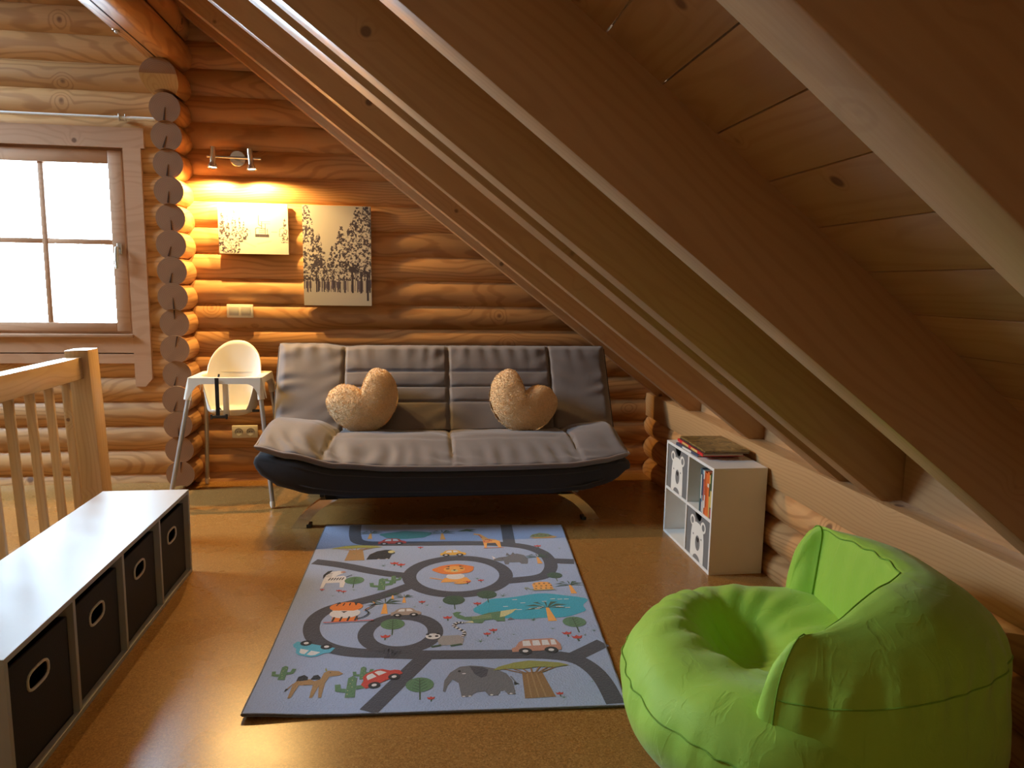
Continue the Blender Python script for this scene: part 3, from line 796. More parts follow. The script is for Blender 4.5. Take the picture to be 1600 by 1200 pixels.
# ------------------------------------------------------------------ high chair
def high_chair():
    root = thing('high_chair', 'white plastic high chair with grey tubular legs and black strap', 'high chair', (-1.06, 4.38, 0))
    # top of legs (x,y,z) and feet, relative to the root
    tops = [(-.185, -.13), (.185, -.13), (.185, .165), (-.185, .165)]
    feet = [(-.295, -.265), (.268, -.275), (.245, .262), (-.232, .272)]
    for (tx, ty), (fx, fy) in zip(tops, feet):
        a = Vector((tx, ty, .70)); b_ = Vector((fx, fy, .012))
        lg = MB().tube([a, b_], .0125, 14).build('leg', 'leg_metal', root, smooth=40)
        d = (a-b_).normalized()
        MB().tube([b_+d*.028, b_+d*.004, b_-d*.008], [.0145, .0155, .011], 12).build('foot_cap', 'white_plastic', lg, smooth=40)
    # moulded frame: four skirts with arched cut-outs and leg sockets
    fr = MB(); zt = .728
    def skirt(p, q, h0=.118, hm=.030):
        p = Vector(p); q = Vector(q); d = q-p; nrm = Vector((d.y, -d.x, 0)).normalized(); n = 18
        v = []; f = []
        for i in range(n+1):
            t = i/n; e = abs(2*t-1)
            hh = hm+(h0-hm)*(max(0, (e-.62)/.38)**2.2)
            for s in (0, 1):
                o_ = nrm*(.006*s)
                out_ = nrm*(.0)
                sp = nrm*(hh*.22)
                b1_ = p+d*t+o_; v.append((b1_.x, b1_.y, zt)); b2_ = p+d*t+o_+sp; v.append((b2_.x, b2_.y, zt-hh))
        for i in range(n):
            a = 4*i; b_ = a+4
            f += [(a, a+1, b_+1, b_), (a+2, b_+2, b_+3, a+3), (a, b_, b_+2, a+2), (a+1, a+3, b_+3, b_+1)]
        f += [(0, 2, 3, 1), (4*n, 4*n+1, 4*n+3, 4*n+2)]
        fr.add(v, f)
    c4 = [(-.195, -.142, 0), (.195, -.142, 0), (.195, .175, 0), (-.195, .175, 0)]
    for i in range(4): skirt(c4[i], c4[(i+1) % 4], hm=.034 if i != 2 else .05)
    for (tx, ty), (fx, fy) in zip(tops, feet):
        a = Vector((tx, ty, zt-.002)); b_ = Vector((fx, fy, 0)); d = (b_-a).normalized()
        fr.tube([a, a+d*.125], [.017, .0195], 14)
    # flat rim joining frame and shell
    n = 48; v = []; f = []
    for i in range(n):
        a = 2*PI*i/n; ca, sa = math.cos(a), math.sin(a)
        k = 1/max(abs(ca)/.197, abs(sa)/.160)
        rin = 1/(((abs(ca)/.158)**3+(abs(sa)/.140)**3)**(1/3))
        v += [(ca*k, .0165+sa*k, zt+.001), (ca*rin, .0165+sa*rin, zt+.001), (ca*k, .0165+sa*k, zt-.006), (ca*rin, .0165+sa*rin, zt-.006)]
    for i in range(n):
        a = 4*i; b_ = 4*((i+1) % n)
        f += [(a, b_, b_+1, a+1), (a+2, a+3, b_+3, b_+2), (a+1, b_+1, b_+3, a+3), (a, a+2, b_+2, b_)]
    fr.add(v, f)
    fr.build('frame', 'white_plastic', root, smooth=45)
    # seat shell
    na, nt_ = 72, 26; v = []; f = []; keep = []
    def shell(a, t):
        ca, sa = math.cos(a), math.sin(a)
        # rim height by direction: tall rounded back (sa>0), low front
        px = abs(ca)
        rim = .728
        if sa > 0:
            xx_ = abs(ca); rim = .728+.187*(max(0., 1-(xx_/.93)**2.6))**.55*sst(.0, .35, sa)
        else:
            rim = .728-.20*sst(.35, .75, -sa)
        zb = .490
        q = min(1., t/.42)
        if t < .42:
            rr = (math.sin(q*PI/2))**.8; z = zb+.045*(1-math.cos(q*PI/2))
        else:
            rr = 1.; z = zb+.045+(rim-zb-.045)*(t-.42)/.58
        grow = .80+.20*min(1, (z-zb)/.24)
        ex = 1/(((abs(ca)/.158)**2.8+(abs(sa)/.142)**2.8)**(1/2.8))
        x = ca*ex*rr*grow; y = sa*ex*rr*grow
        if z > .70 and sa > 0: y += (z-.70)*.16
        return (x, .0165+y, z)
    for j in range(nt_+1):
        for i in range(na): v.append(shell(2*PI*i/na, max(.02, j/nt_)))
    for j in range(nt_):
        for i in range(na): a = j*na+i; b_ = j*na+(i+1) % na; f.append((a, b_, b_+na, a+na))
    f.append(tuple(range(na))[::-1])
    sh = mobj('seat_shell', v, f, 'white_plastic', root, smooth=50)
    so = sh.modifiers.new('wall', 'SOLIDIFY'); so.thickness = .006; so.offset = 0
    # crotch post and straps
    MB().box(-.016, .016, -.140, -.120, .505, .726, bev=.005).build('crotch_post', 'white_plastic', root, smooth=40)
    MB().box(-.052, -.030, -.1565, -.1535, .515, .7285, bev=.001).build('strap', 'strap_black', root)
    MB().box(-.075, .005, -.163, -.150, .498, .516, bev=.004).box(-.082, -.070, -.163, -.150, .493, .522, bev=.003).box(0, .012, -.163, -.150, .493, .522, bev=.003).build('buckle', 'black_plastic', root)
    MB().tube([(-.09, .09, .72), (-.10, .06, .62), (-.08, .0, .54), (-.04, -.05, .512)], .006, 8).build('strap', 'strap_black', root, smooth=50)
    MB().box(.125, .165, -.06, -.045, .515, .53, bev=.003).build('buckle', 'black_plastic', root)
high_chair()

# ------------------------------------------------------------------ bench with bins
BX0, BX1, BY0, BY1, BZ = -1.322, -.972, 1.765, 3.215, .372
def bench():
    root = thing('storage_bench', 'long low white storage bench with four open cells beside the stair railing', 'bench', ((BX0+BX1)/2, (BY0+BY1)/2, 0))
    ox, oy = (BX0+BX1)/2, (BY0+BY1)/2
    hx, hy = (BX1-BX0)/2, (BY1-BY0)/2; t = .016
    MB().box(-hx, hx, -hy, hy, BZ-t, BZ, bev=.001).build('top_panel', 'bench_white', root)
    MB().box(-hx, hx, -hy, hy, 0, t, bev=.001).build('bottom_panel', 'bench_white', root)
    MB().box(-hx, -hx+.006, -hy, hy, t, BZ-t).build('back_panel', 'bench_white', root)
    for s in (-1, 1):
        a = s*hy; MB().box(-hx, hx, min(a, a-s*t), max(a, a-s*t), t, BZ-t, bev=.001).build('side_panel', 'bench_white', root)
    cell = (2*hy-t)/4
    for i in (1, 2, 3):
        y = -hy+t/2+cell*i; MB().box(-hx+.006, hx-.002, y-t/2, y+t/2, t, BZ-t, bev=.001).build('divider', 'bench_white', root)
    return cell
cell = bench()
names = ['dark grey fabric bin in the bench cell closest to the high chair', 'dark grey fabric bin in the bench cell second from the high chair',
         'dark grey fabric bin in the bench cell third from the high chair', 'dark grey fabric bin in the bench cell farthest from the high chair']
proto = None
for i in range(4):
    yc = BY1-.008-cell*(i+.5)
    if proto is None:
        root = thing('storage_bin', names[i], 'storage bin', (BX1-.165, yc, .017), 0, 'fabric bins in the storage bench')
        hw, hd, hh, t = cell/2-.016, .145, .300, .005
        ox0, ox1 = -hd, hd
        body = MB().box(ox0, ox1, -hw, hw, 0, t).box(ox0, ox0+t, -hw, hw, t, hh).box(ox0, ox1, -hw, -hw+t, t, hh).box(ox0, ox1, hw-t, hw, t, hh)
        body.build('body', 'bin_fabric', root)
        # front with an oval grip hole
        ez, ey = .215, .0
        outr = []; inn = []
        nseg = 32
        for k in range(nseg):
            a = 2*PI*k/nseg; ca, sa = math.cos(a), math.sin(a)
            e = 1/((abs(ca)/.047)**3.2+(abs(sa)/.0235)**3.2)**(1/3.2); inn.append((ey+ca*e, ez+sa*e))
            kx = 1/max(abs(ca)/hw, 1e-6); kz = ((hh-ez) if sa > 0 else ez)/max(abs(sa), 1e-6)
            q = min(kx, kz); outr.append((ey+ca*q, ez+sa*q))
        corners = [(hw, hh), (-hw, hh), (-hw, 0), (hw, 0)]
        for cxy in corners:   # snap the nearest outline point onto each corner
            j = min(range(nseg), key=lambda q: (outr[q][0]-cxy[0])**2+(outr[q][1]-cxy[1])**2); outr[j] = cxy
        v = [(ox1, a, b_) for a, b_ in outr]+[(ox1, a, b_) for a, b_ in inn]+[(ox1-t, a, b_) for a, b_ in outr]+[(ox1-t, a, b_) for a, b_ in inn]
        f = []
        for k in range(nseg):
            q = (k+1) % nseg
            f += [(k, q, nseg+q, nseg+k), (2*nseg+k, 3*nseg+k, 3*nseg+q, 2*nseg+q), (k, 2*nseg+k, 2*nseg+q, q), (nseg+k, nseg+q, 3*nseg+q, 3*nseg+k)]
        fp = mobj('front_panel', v, f, 'bin_fabric', root)
        MB().tube([(ox1+.001, a*1.08, ez+(b_-ez)*1.12) for a, b_ in inn], .0042, 8, closed=True).build('handle_rim', 'white_paint', fp, smooth=60)
        proto = root
    else:
        root = proto.copy(); link(root); root.location = (BX1-.165, yc, .017); root['label'] = names[i]
        for ch in list(proto.children):
            c_ = ch.copy(); link(c_, root)
            for g in ch.children: d_ = g.copy(); link(d_, c_)
    if i == 3: root.rotation_euler = (0, 0, -.03)
    if i == 1: root.rotation_euler = (0, 0, .015)

# ------------------------------------------------------------------ railing
def railing():
    root = thing('stair_railing', 'pine stair railing with square post, sloping balusters and flat handrail', 'railing', (-1.50, 3.6, 0))
    root.rotation_euler = (0, -.037, 0)
    def P(name, m, x, y, z, ly, lz, par, lx):   # piece whose grain runs along its own X
        return None
    # post: own X upward
    po = MB().box(0, .945, 0, .115, -.105, 0, bev=.006).build('post', 'rail_wood', root, smooth=40)
    po.matrix_local = Matrix(((0, 0, 1, .035), (0, 1, 0, -.02), (1, 0, 0, 0), (0, 0, 0, 1)))
    # handrail: own X towards the camera (-Y)
    hr = MB().box(0, 2.6, -.075, 0, -.10, 0, bev=.004).build('handrail', 'rail_wood', root, smooth=40)
    hr.matrix_local = Matrix(((0, 1, 0, .008), (-1, 0, 0, -.022), (0, 0, 1, .912), (0, 0, 0, 1)))
    lrail = MB().box(0, 2.6, -.05, 0, -.05, 0, bev=.004).build('bottom_rail', 'rail_wood', root, smooth=40)
    lrail.matrix_local = Matrix(((0, 1, 0, -.010), (-1, 0, 0, -.022), (0, 0, 1, .14), (0, 0, 0, 1)))
    y = -.115; pm = None
    while y > -2.5:
        if pm is None:
            o = MB().box(0, .725, -.010, .010, -.0175, .0175, bev=.004).build('baluster', 'rail_wood', root, smooth=40); pm = o.data
        else: o = link(bpy.data.objects.new('baluster', pm), root)
        o.matrix_local = Matrix(((0, 0, 1, -.033), (0, 1, 0, y), (1, 0, 0, .10), (0, 0, 0, 1)))
        y -= .158
railing()

# ------------------------------------------------------------------ bookshelf, boxes and books
KX0, KX1, KY0, KY1, KZ = 1.305, 1.556, 2.945, 3.542, .490
def shelf():
    root = thing('cube_bookshelf', 'small white cube bookshelf of four cells against the low log wall', 'bookshelf', ((KX0+KX1)/2, (KY0+KY1)/2, 0))
    hx, hy = (KX1-KX0)/2, (KY1-KY0)/2; t = .014
    m = 'white_laminate'
    MB().box(-hx, hx, -hy, hy, KZ-t, KZ, bev=.0012).build('top_panel', m, root)
    MB().box(-hx, hx, -hy, hy, 0, t, bev=.0012).build('bottom_panel', m, root)
    for s in (-1, 1):
        a = s*hy; MB().box(-hx, hx, min(a, a-s*t), max(a, a-s*t), t, KZ-t, bev=.0012).build('side_panel', m, root)
    MB().box(hx-.006, hx, -hy+t, hy-t, t, KZ-t).build('back_panel', m, root)
    MB().box(-hx+.001, hx-.006, -t/2, t/2, t, KZ-t, bev=.001).build('divider', m, root)
    zc_ = KZ/2
    for a, b_ in ((-hy+t, -t/2), (t/2, hy-t)): MB().box(-hx+.001, hx-.006, a, b_, zc_-t/2, zc_+t/2, bev=.001).build('shelf_board', m, root)
shelf()
plain('box_grey', (.165, .165, .165), rough=.6); plain('bear_white', (.76, .74, .68), rough=.6, noise_amt=.02); plain('bear_grey', (.20, .195, .19), rough=.6); plain('bear_dark', (.035, .03, .03), rough=.6)
KYM = (KY0+KY1)/2
BEAR_SX, BEAR_SZ = 1.55, 1.14
def poly_sheet(mb, pts, h, mi):
    """flat printed patch on a face that looks to -X: pts are (across, up), h its offset"""
    n = len(pts); v = [(-h, -a*BEAR_SX, b_*BEAR_SZ) for a, b_ in pts]; mb.add(v, [tuple(range(n))], mi)
def ellipse(cx, cz, rx, rz, n=24, rot=0.):
    o = []
    for k in range(n):
        a = 2*PI*k/n; x, z = rx*math.cos(a), rz*math.sin(a); o.append((cx+x*math.cos(rot)-z*math.sin(rot), cz+x*math.sin(rot)+z*math.cos(rot)))
    return o
def bear_box(label, yc, z0):
    hw = (KY1-KY0)/4-.014; hh = KZ/2-.026; t = .006; dep = .22
    root = thing('toy_box', label, 'box', (KX0+.004, yc, z0), 0, 'bear boxes in the bookshelf')
    MB().box(t, dep, -hw, hw, 0, t).box(dep-t, dep, -hw, hw, t, hh-.01).box(t, dep, -hw, -hw+t, t, hh-.01).box(t, dep, hw-t, hw, t, hh-.01).build('body', 'box_grey', root)
    # front with a half-round grip notch
    poly = [(-hw, 0), (hw, 0), (hw, hh)]
    for k in range(13):
        a = PI*k/12; poly.append((.036*math.cos(a), hh-.034*math.sin(a)))
    poly.append((-hw, hh))
    fp = MB(); n = len(poly)
    # centre-fan split into convex pieces for a clean cap
    fp.prism([(-hw, 0), (hw, 0), (hw, hh-.036), (-hw, hh-.036)], 0, t, 'X')
    arc = [(.036*math.cos(PI*k/12), hh-.034*math.sin(PI*k/12)) for k in range(13)]
    for k in range(6):
        (a0, b0), (a1, b1) = arc[k], arc[k+1]
        fp.prism([(a1, hh-.036), (a0, hh-.036), (a0, b0), (a1, b1)], 0, t, 'X'); fp.prism([(-a0, hh-.036), (-a1, hh-.036), (-a1, b1), (-a0, b0)], 0, t, 'X')
    fp.prism([(.036, hh-.036), (hw, hh-.036), (hw, hh), (.036, hh)], 0, t, 'X'); fp.prism([(-hw, hh-.036), (-.036, hh-.036), (-.036, hh), (-hw, hh)], 0, t, 'X')
    fo = fp.build('front_panel', 'box_grey', root)
    # printed bear face
    b = MB()
    s = 1.0
    for sx_ in (-1, 1):
        poly_sheet(b, ellipse(.040*sx_, .152, .019, .023), .0010, 0); poly_sheet(b, ellipse(.041*sx_, .152, .010, .014), .0014, 1)
    head = [(-.050, .0), (-.050, .05), (-.048, .10), (-.043, .130), (-.030, .148), (-.012, .156), (.012, .156), (.030, .148), (.043, .130), (.048, .10), (.050, .05), (.050, .0)]
    poly_sheet(b, head, .0012, 0)
    poly_sheet(b, ellipse(.004, .072, .0175, .032), .0016, 1); poly_sheet(b, [(-.008, .095), (.016, .095), (.012, .082), (.004, .074), (-.004, .082)], .0020, 2)
    poly_sheet(b, [(.003, .075), (.005, .075), (.005, .052), (.003, .052)], .0020, 2)
    for sx_ in (-.030, .030): poly_sheet(b, ellipse(sx_, .098, .0042, .0042, 10), .0018, 1)
    poly_sheet(b, [(.026*math.cos(PI*k/10), .026*math.sin(PI*k/10)*.8+.0005) for k in range(11)], .0016, 1)
    b.build('bear_print', ['bear_white', 'bear_grey', 'bear_dark'], fo, fix=False)
c4y = (KY1-KY0)/4
bear_box('grey toy box with printed white bear face in the top cell of the bookshelf', KYM+c4y-.003, KZ/2+.008)
bear_box('grey toy box with printed white bear face in the bottom cell of the bookshelf', KYM-c4y+.003, .015)

def book(label, loc, dims, cover, rot=(0, 0, 0), page='page_cream', group=None, name='book', deco=None, spine='-X'):
    """dims: (depth along X, thickness along Y, height along Z), spine to -X"""
    root = thing(name, label, 'book', loc, 0, group); root.rotation_euler = rot
    d, t, h = dims; c_ = .0022
    cv = MB().box(0, d, 0, c_, 0, h).box(0, d, t-c_, t, 0, h).box(0, c_, c_, t-c_, 0, h); co = cv.build('cover', cover, root)
    MB().box(c_, d-.004, c_, t-c_, .003, h-.003).build('pages', page, root)
    if deco:
        for (z0, z1, m) in deco: MB().box(-.0006, 0, t*.12, t*.88, h*z0, h*z1).build('spine_print', m, co)
    return root
plain('page_cream', (.70, .64, .50), rough=.8)
for nme, cc in dict(bk_navy=(.04, .06, .11), bk_blue=(.20, .36, .46), bk_white=(.66, .64, .60), bk_red=(.42, .07, .05), bk_orange=(.72, .17, .04), bk_rust=(.50, .10, .03), bk_yellow=(.66, .50, .16), bk_green=(.05, .085, .04), bk_teal=(.12, .22, .20), bk_black=(.03, .026, .028), bk_scarlet=(.62, .03, .03), bk_brown=(.06, .032, .028)).items():
    plain(nme, cc, rough=.4, noise_amt=.08)
def cover_art():
    m, nt, b = _new('bk_forest'); tc = N(nt, 'ShaderNodeTexCoord'); mp = N(nt, 'ShaderNodeMapping'); mp.inputs['Scale'].default_value = (14., 40., 14.)
    L(nt, tc.outputs['Object'], mp.inputs[0]); n = N(nt, 'ShaderNodeTexNoise', Scale=1.6, Detail=6., Roughness=.65, Distortion=1.2); L(nt, mp.outputs[0], n.inputs['Vector'])
    c = mix(nt, ramp(nt, n.outputs[0], .35, .55), (.035, .022, .010), (.26, .17, .05)); c = mix(nt, ramp(nt, n.outputs[0], .58, .72), c, (.50, .40, .20))
    L(nt, c, b.inputs['Base Color']); b.inputs['Roughness'].default_value = .35
cover_art()
y = KY0+.017
zb = KZ/2+.007
row = [('book with dark green patterned spine beside the bookshelf side panel', .026, .205, .165, 'bk_green', [(.25, .62, 'bk_yellow'), (.02, .22, 'bk_red')]),
       ('thin yellow spined book next to the green patterned one', .010, .195, .165, 'bk_yellow', [(.5, .8, 'bk_green')]),
       ('orange book standing beside the thin yellow one', .020, .205, .175, 'bk_orange', [(.66, .74, 'bk_white')]),
       ('second orange book, shorter, in the middle of the book row', .016, .195, .172, 'bk_orange', [(.2, .7, 'bk_rust')]),
       ('rust red book with pale title block in the book row', .014, .198, .165, 'bk_rust', [(.15, .45, 'bk_white')]),
       ('white spined paperback between red and grey blue books', .012, .200, .165, 'bk_white', [(.3, .8, 'bk_red')]),
       ('pale grey blue book with light base standing in row', .013, .200, .165, 'bk_blue', [(.02, .25, 'bk_white'), (.4, .9, 'bk_navy')]),
       ('dark navy book with white spine print standing in row', .014, .205, .165, 'bk_navy', [(.3, .85, 'bk_white')]),
       ('thin teal book leaning at the open end of row', .008, .198, .165, 'bk_teal', None)]
for lab, t, h, d, cv, deco in row:
    book(lab, (KX0+.006, y, zb), (d, t, h), cv, deco=deco, group='books standing in the bookshelf cell'); y += t+.0012
# lying books on top: spine towards the room
def lying(label, x, y, z, d, t, h, cover, rz, deco=None):
    # rotate the upright book so its thickness points up and its height runs along Y
    r = book(label, (x, y, z), (d, t, h), cover, deco=deco, group='books lying on the bookshelf')
    r.matrix_world = Matrix.Translation((x, y, z)) @ Matrix.Rotation(rz, 4, 'Z') @ Matrix(((1, 0, 0, 0), (0, 0, 1, 0), (0, 1, 0, 0), (0, 0, 0, 1))) @ Matrix.Scale(1, 4)
lying('dark navy book lying under the red one on the bookshelf', KX0+.012, KY0+.215, KZ, .205, .013, .265, 'bk_navy', .03, [(.3, .7, 'bk_white')])
lying('bright red book lying on the navy one at the bookshelf edge', KX0+.016, KY0+.170, KZ+.0135, .20, .013, .34, 'bk_scarlet', -.02, [(.2, .45, 'bk_yellow'), (.55, .8, 'bk_yellow')])
lying('flat brown hardback under the forest cover book', KX0+.020, KY0+.158, KZ+.0270, .215, .007, .33, 'bk_brown', -.02)
lying('large book with forest picture cover topmost on the bookshelf', KX0+.022, KY0+.155, KZ+.0345, .215, .008, .335, 'bk_forest', -.02)

# ------------------------------------------------------------------ bean bag chair
def bean_bag():
    O = Vector((1.025, 1.675, 0)); U = Vector((-.84, .545, 0)).normalized(); V = Vector((-.545, -.84, 0)).normalized()
    root = thing('bean_bag_chair', 'bright green bean bag chair with dented seat and curved backrest', 'bean bag', O)
    def P(u, v_, z): q = U*u+V*v_; return (q.x, q.y, z)
    # seat cushion: (angle, profile parameter)
    prof = [(0, .0), (.18, .0), (.27, .006), (.35, .035), (.42, .085), (.466, .145), (.486, .205), (.484, .25), (.466, .290), (.435, .325), (.385, .350), (.33, .358), (.26, .345), (.18, .318), (.09, .300), (0, .295)]
    na = 120
    # resample the profile finely
    pr = []
    for (r0, z0), (r1, z1) in zip(prof, prof[1:]):
        for k in range(5): t = k/5; pr.append((r0+(r1-r0)*t, z0+(z1-z0)*t))
    pr.append(prof[-1])
    for _ in range(3): pr = [pr[0]]+[((pr[i-1][0]+2*pr[i][0]+pr[i+1][0])/4, (pr[i-1][1]+2*pr[i][1]+pr[i+1][1])/4) for i in range(1, len(pr)-1)]+[pr[-1]]
    v = []; f = []
    def seat_pt(a, r, z):
        ca, sa = math.cos(a), math.sin(a)
        r *= 1-.16*sst(.15, -.55, ca)
        u, w_ = r*ca, r*sa
        top = sst(.20, .34, z)
        # dent where somebody sat, towards the backrest
        d = math.hypot((u-.17)/.115, (w_+.06)/.145)
        z -= top*.085*math.exp(-d**3)
        z += top*.020*math.exp(-(((u-.36)/.12)**2+(w_/.25)**2))
        # folds fanning out from the dent and gathers under the rim
        dd = math.hypot(u-.20, w_+.08)
        z += top*.0055*math.exp(-((dd-.18)/.09)**2)*math.sin(17*math.atan2(w_+.08, u-.20)+4*noise.noise((u*5, w_*5, 1.)))
        z += top*.010*noise.noise((u*7, w_*7, 3.))
        z += top*.035*math.exp(-(((u+.02)/.05)**2+((w_+.06)/.10)**2))
        g = .008*math.sin(a*31+4*noise.noise((ca*3, sa*3, 5.)))*math.exp(-((z-.245)/.05)**2)*(.4+abs(noise.noise((ca*4, sa*4, 9.)))*1.5)
        k = 1+g/max(.1, r)+.02*noise.noise((ca*2.2, sa*2.2, z*6))
        return P(u*k, w_*k, max(0., z))
    for r, z in pr:
        for i in range(na): v.append(seat_pt(2*PI*i/na, max(r, .001), z))
    for j in range(len(pr)-1):
        for i in range(na): a = j*na+i; b_ = j*na+(i+1) % na; f.append((a, b_, b_+na, a+na))
    f.append(tuple(range(na))[::-1]); f.append(tuple((len(pr)-1)*na+i for i in range(na)))
    seat = mobj('seat', v, f, 'beanbag_green', root, smooth=75)
    ring_ = []
    for i in range(120):
        a = -1.75+3.5*i/119; q = Vector(seat_pt(a, .4800, .264)); ring_.append(q)
    MB().tube(ring_, .0019, 6).build('seam', 'beanbag_seam', seat, smooth=60)
    # backrest: crescent between a shallow V (inside) and a round back (outside)
    nA, nB = 90, 64
    a0 = 1.47
    def inner(t):     # t in -1..1 along the crescent, far end to near end
        w_ = .335*t; u = -.015-.175*(1-abs(t)**1.25); return u, w_
    def outer(t):
        a = PI-a0*t*1.13; r = .430
        return r*math.cos(a)*1.02+.0, r*math.sin(a)*.93
    # cross-section from inner foot, up the inside, over the top, down the outside: (mix inner->outer, z, puff)
    sec = [(.06, .15), (.02, .24), (.0, .34), (-.03, .44), (-.02, .52), (.01, .572), (.06, .588), (.16, .594), (.32, .590), (.50, .572), (.68, .542), (.84, .505), (.94, .470), (.985, .442), (1.01, .40), (1.045, .32), (1.055, .22), (1.03, .12), (.97, .04), (.90, .0), (.60, .0), (.30, .0), (.12, .05)]
    ss = []
    for i in range(len(sec)):
        (m0, z0), (m1, z1) = sec[i], sec[(i+1) % len(sec)]
        for k in range(3): q = k/3; ss.append((m0+(m1-m0)*q, z0+(z1-z0)*q))
    nS = len(ss); v = []; f = []
    def back_pt(t, m, z):
        iu, iw = inner(t); ou, ow = outer(t)
        e = abs(t)
        droop = 1-.10*sst(.35, 1., e)*(1 if t > 0 else .45)
        zz_ = z*droop
        u = iu+(ou-iu)*m; w_ = iw+(ow-iw)*m
        nzz = noise.noise((u*5, w_*5, z*5))
        crease = .006*math.sin((u+w_)*60+z*25+5*nzz)*math.exp(-((z-.44)/.06)**2)*sst(.6, .95, m)
        crease += .007*math.sin(t*26+3*nzz)*math.exp(-((z-.52)/.10)**2)*sst(.3, .0, m)
        k = 1+.03*nzz+crease*2
        if m < .25: u -= .018*math.sin(PI*min(1, max(0, z)/.56))*(-1)
        return P(u*k, w_*k, max(0, zz_+.008*nzz*sst(0.05, .2, z)+crease*.6))
    ts = [-1+2*i/nA for i in range(nA+1)]
    for t in ts:
        for m, z in ss: v.append(back_pt(t, m, z))
    for i in range(nA):
        for k in range(nS): a = i*nS+k; b_ = i*nS+(k+1) % nS; f.append((a, b_, b_+nS, a+nS))
    # puffed end caps
    for end in (0, nA):
        idx = [end*nS+k for k in range(nS)]; cen = sum((Vector(v[i]) for i in idx), Vector())/nS
        prev = idx
        for st, pf in ((.92, .022), (.75, .042), (.45, .056)):
            cur = []
            for i in idx:
                q = cen+(Vector(v[i])-cen)*st+U*pf; cur.append(len(v)); v.append((q.x, q.y, max(0, q.z)))
            for k in range(nS): f.append((prev[k], prev[(k+1) % nS], cur[(k+1) % nS], cur[k]))
            prev = cur
        q = cen+U*.060; v.append(q[:]); ci_ = len(v)-1
        for k in range(nS): f.append((prev[k], prev[(k+1) % nS], ci_))
    bk = mobj('backrest', v, f, 'beanbag_green', root, smooth=75)
    me = bk.data; bm = bmesh.new(); bm.from_mesh(me); bmesh.ops.recalc_face_normals(bm, faces=bm.faces[:]); bm.to_mesh(me); bm.free()
    me.polygons.foreach_set('use_smooth', [True]*len(me.polygons)); me.set_sharp_from_angle(angle=math.radians(75))
    for m, z in ((.035, .584), (.985, .442)):
        MB().tube([Vector(back_pt(t, m, z))+Vector((0, 0, .001)) for t in ts], .0019, 6).build('seam', 'beanbag_seam', bk, smooth=60)
    for t, in ((1.,), (-1.,)):
        MB().tube([Vector(back_pt(t, m, z))+U*.004 for m, z in ss[:45]], .0019, 6).build('seam', 'beanbag_seam', bk, smooth=60)
bean_bag()

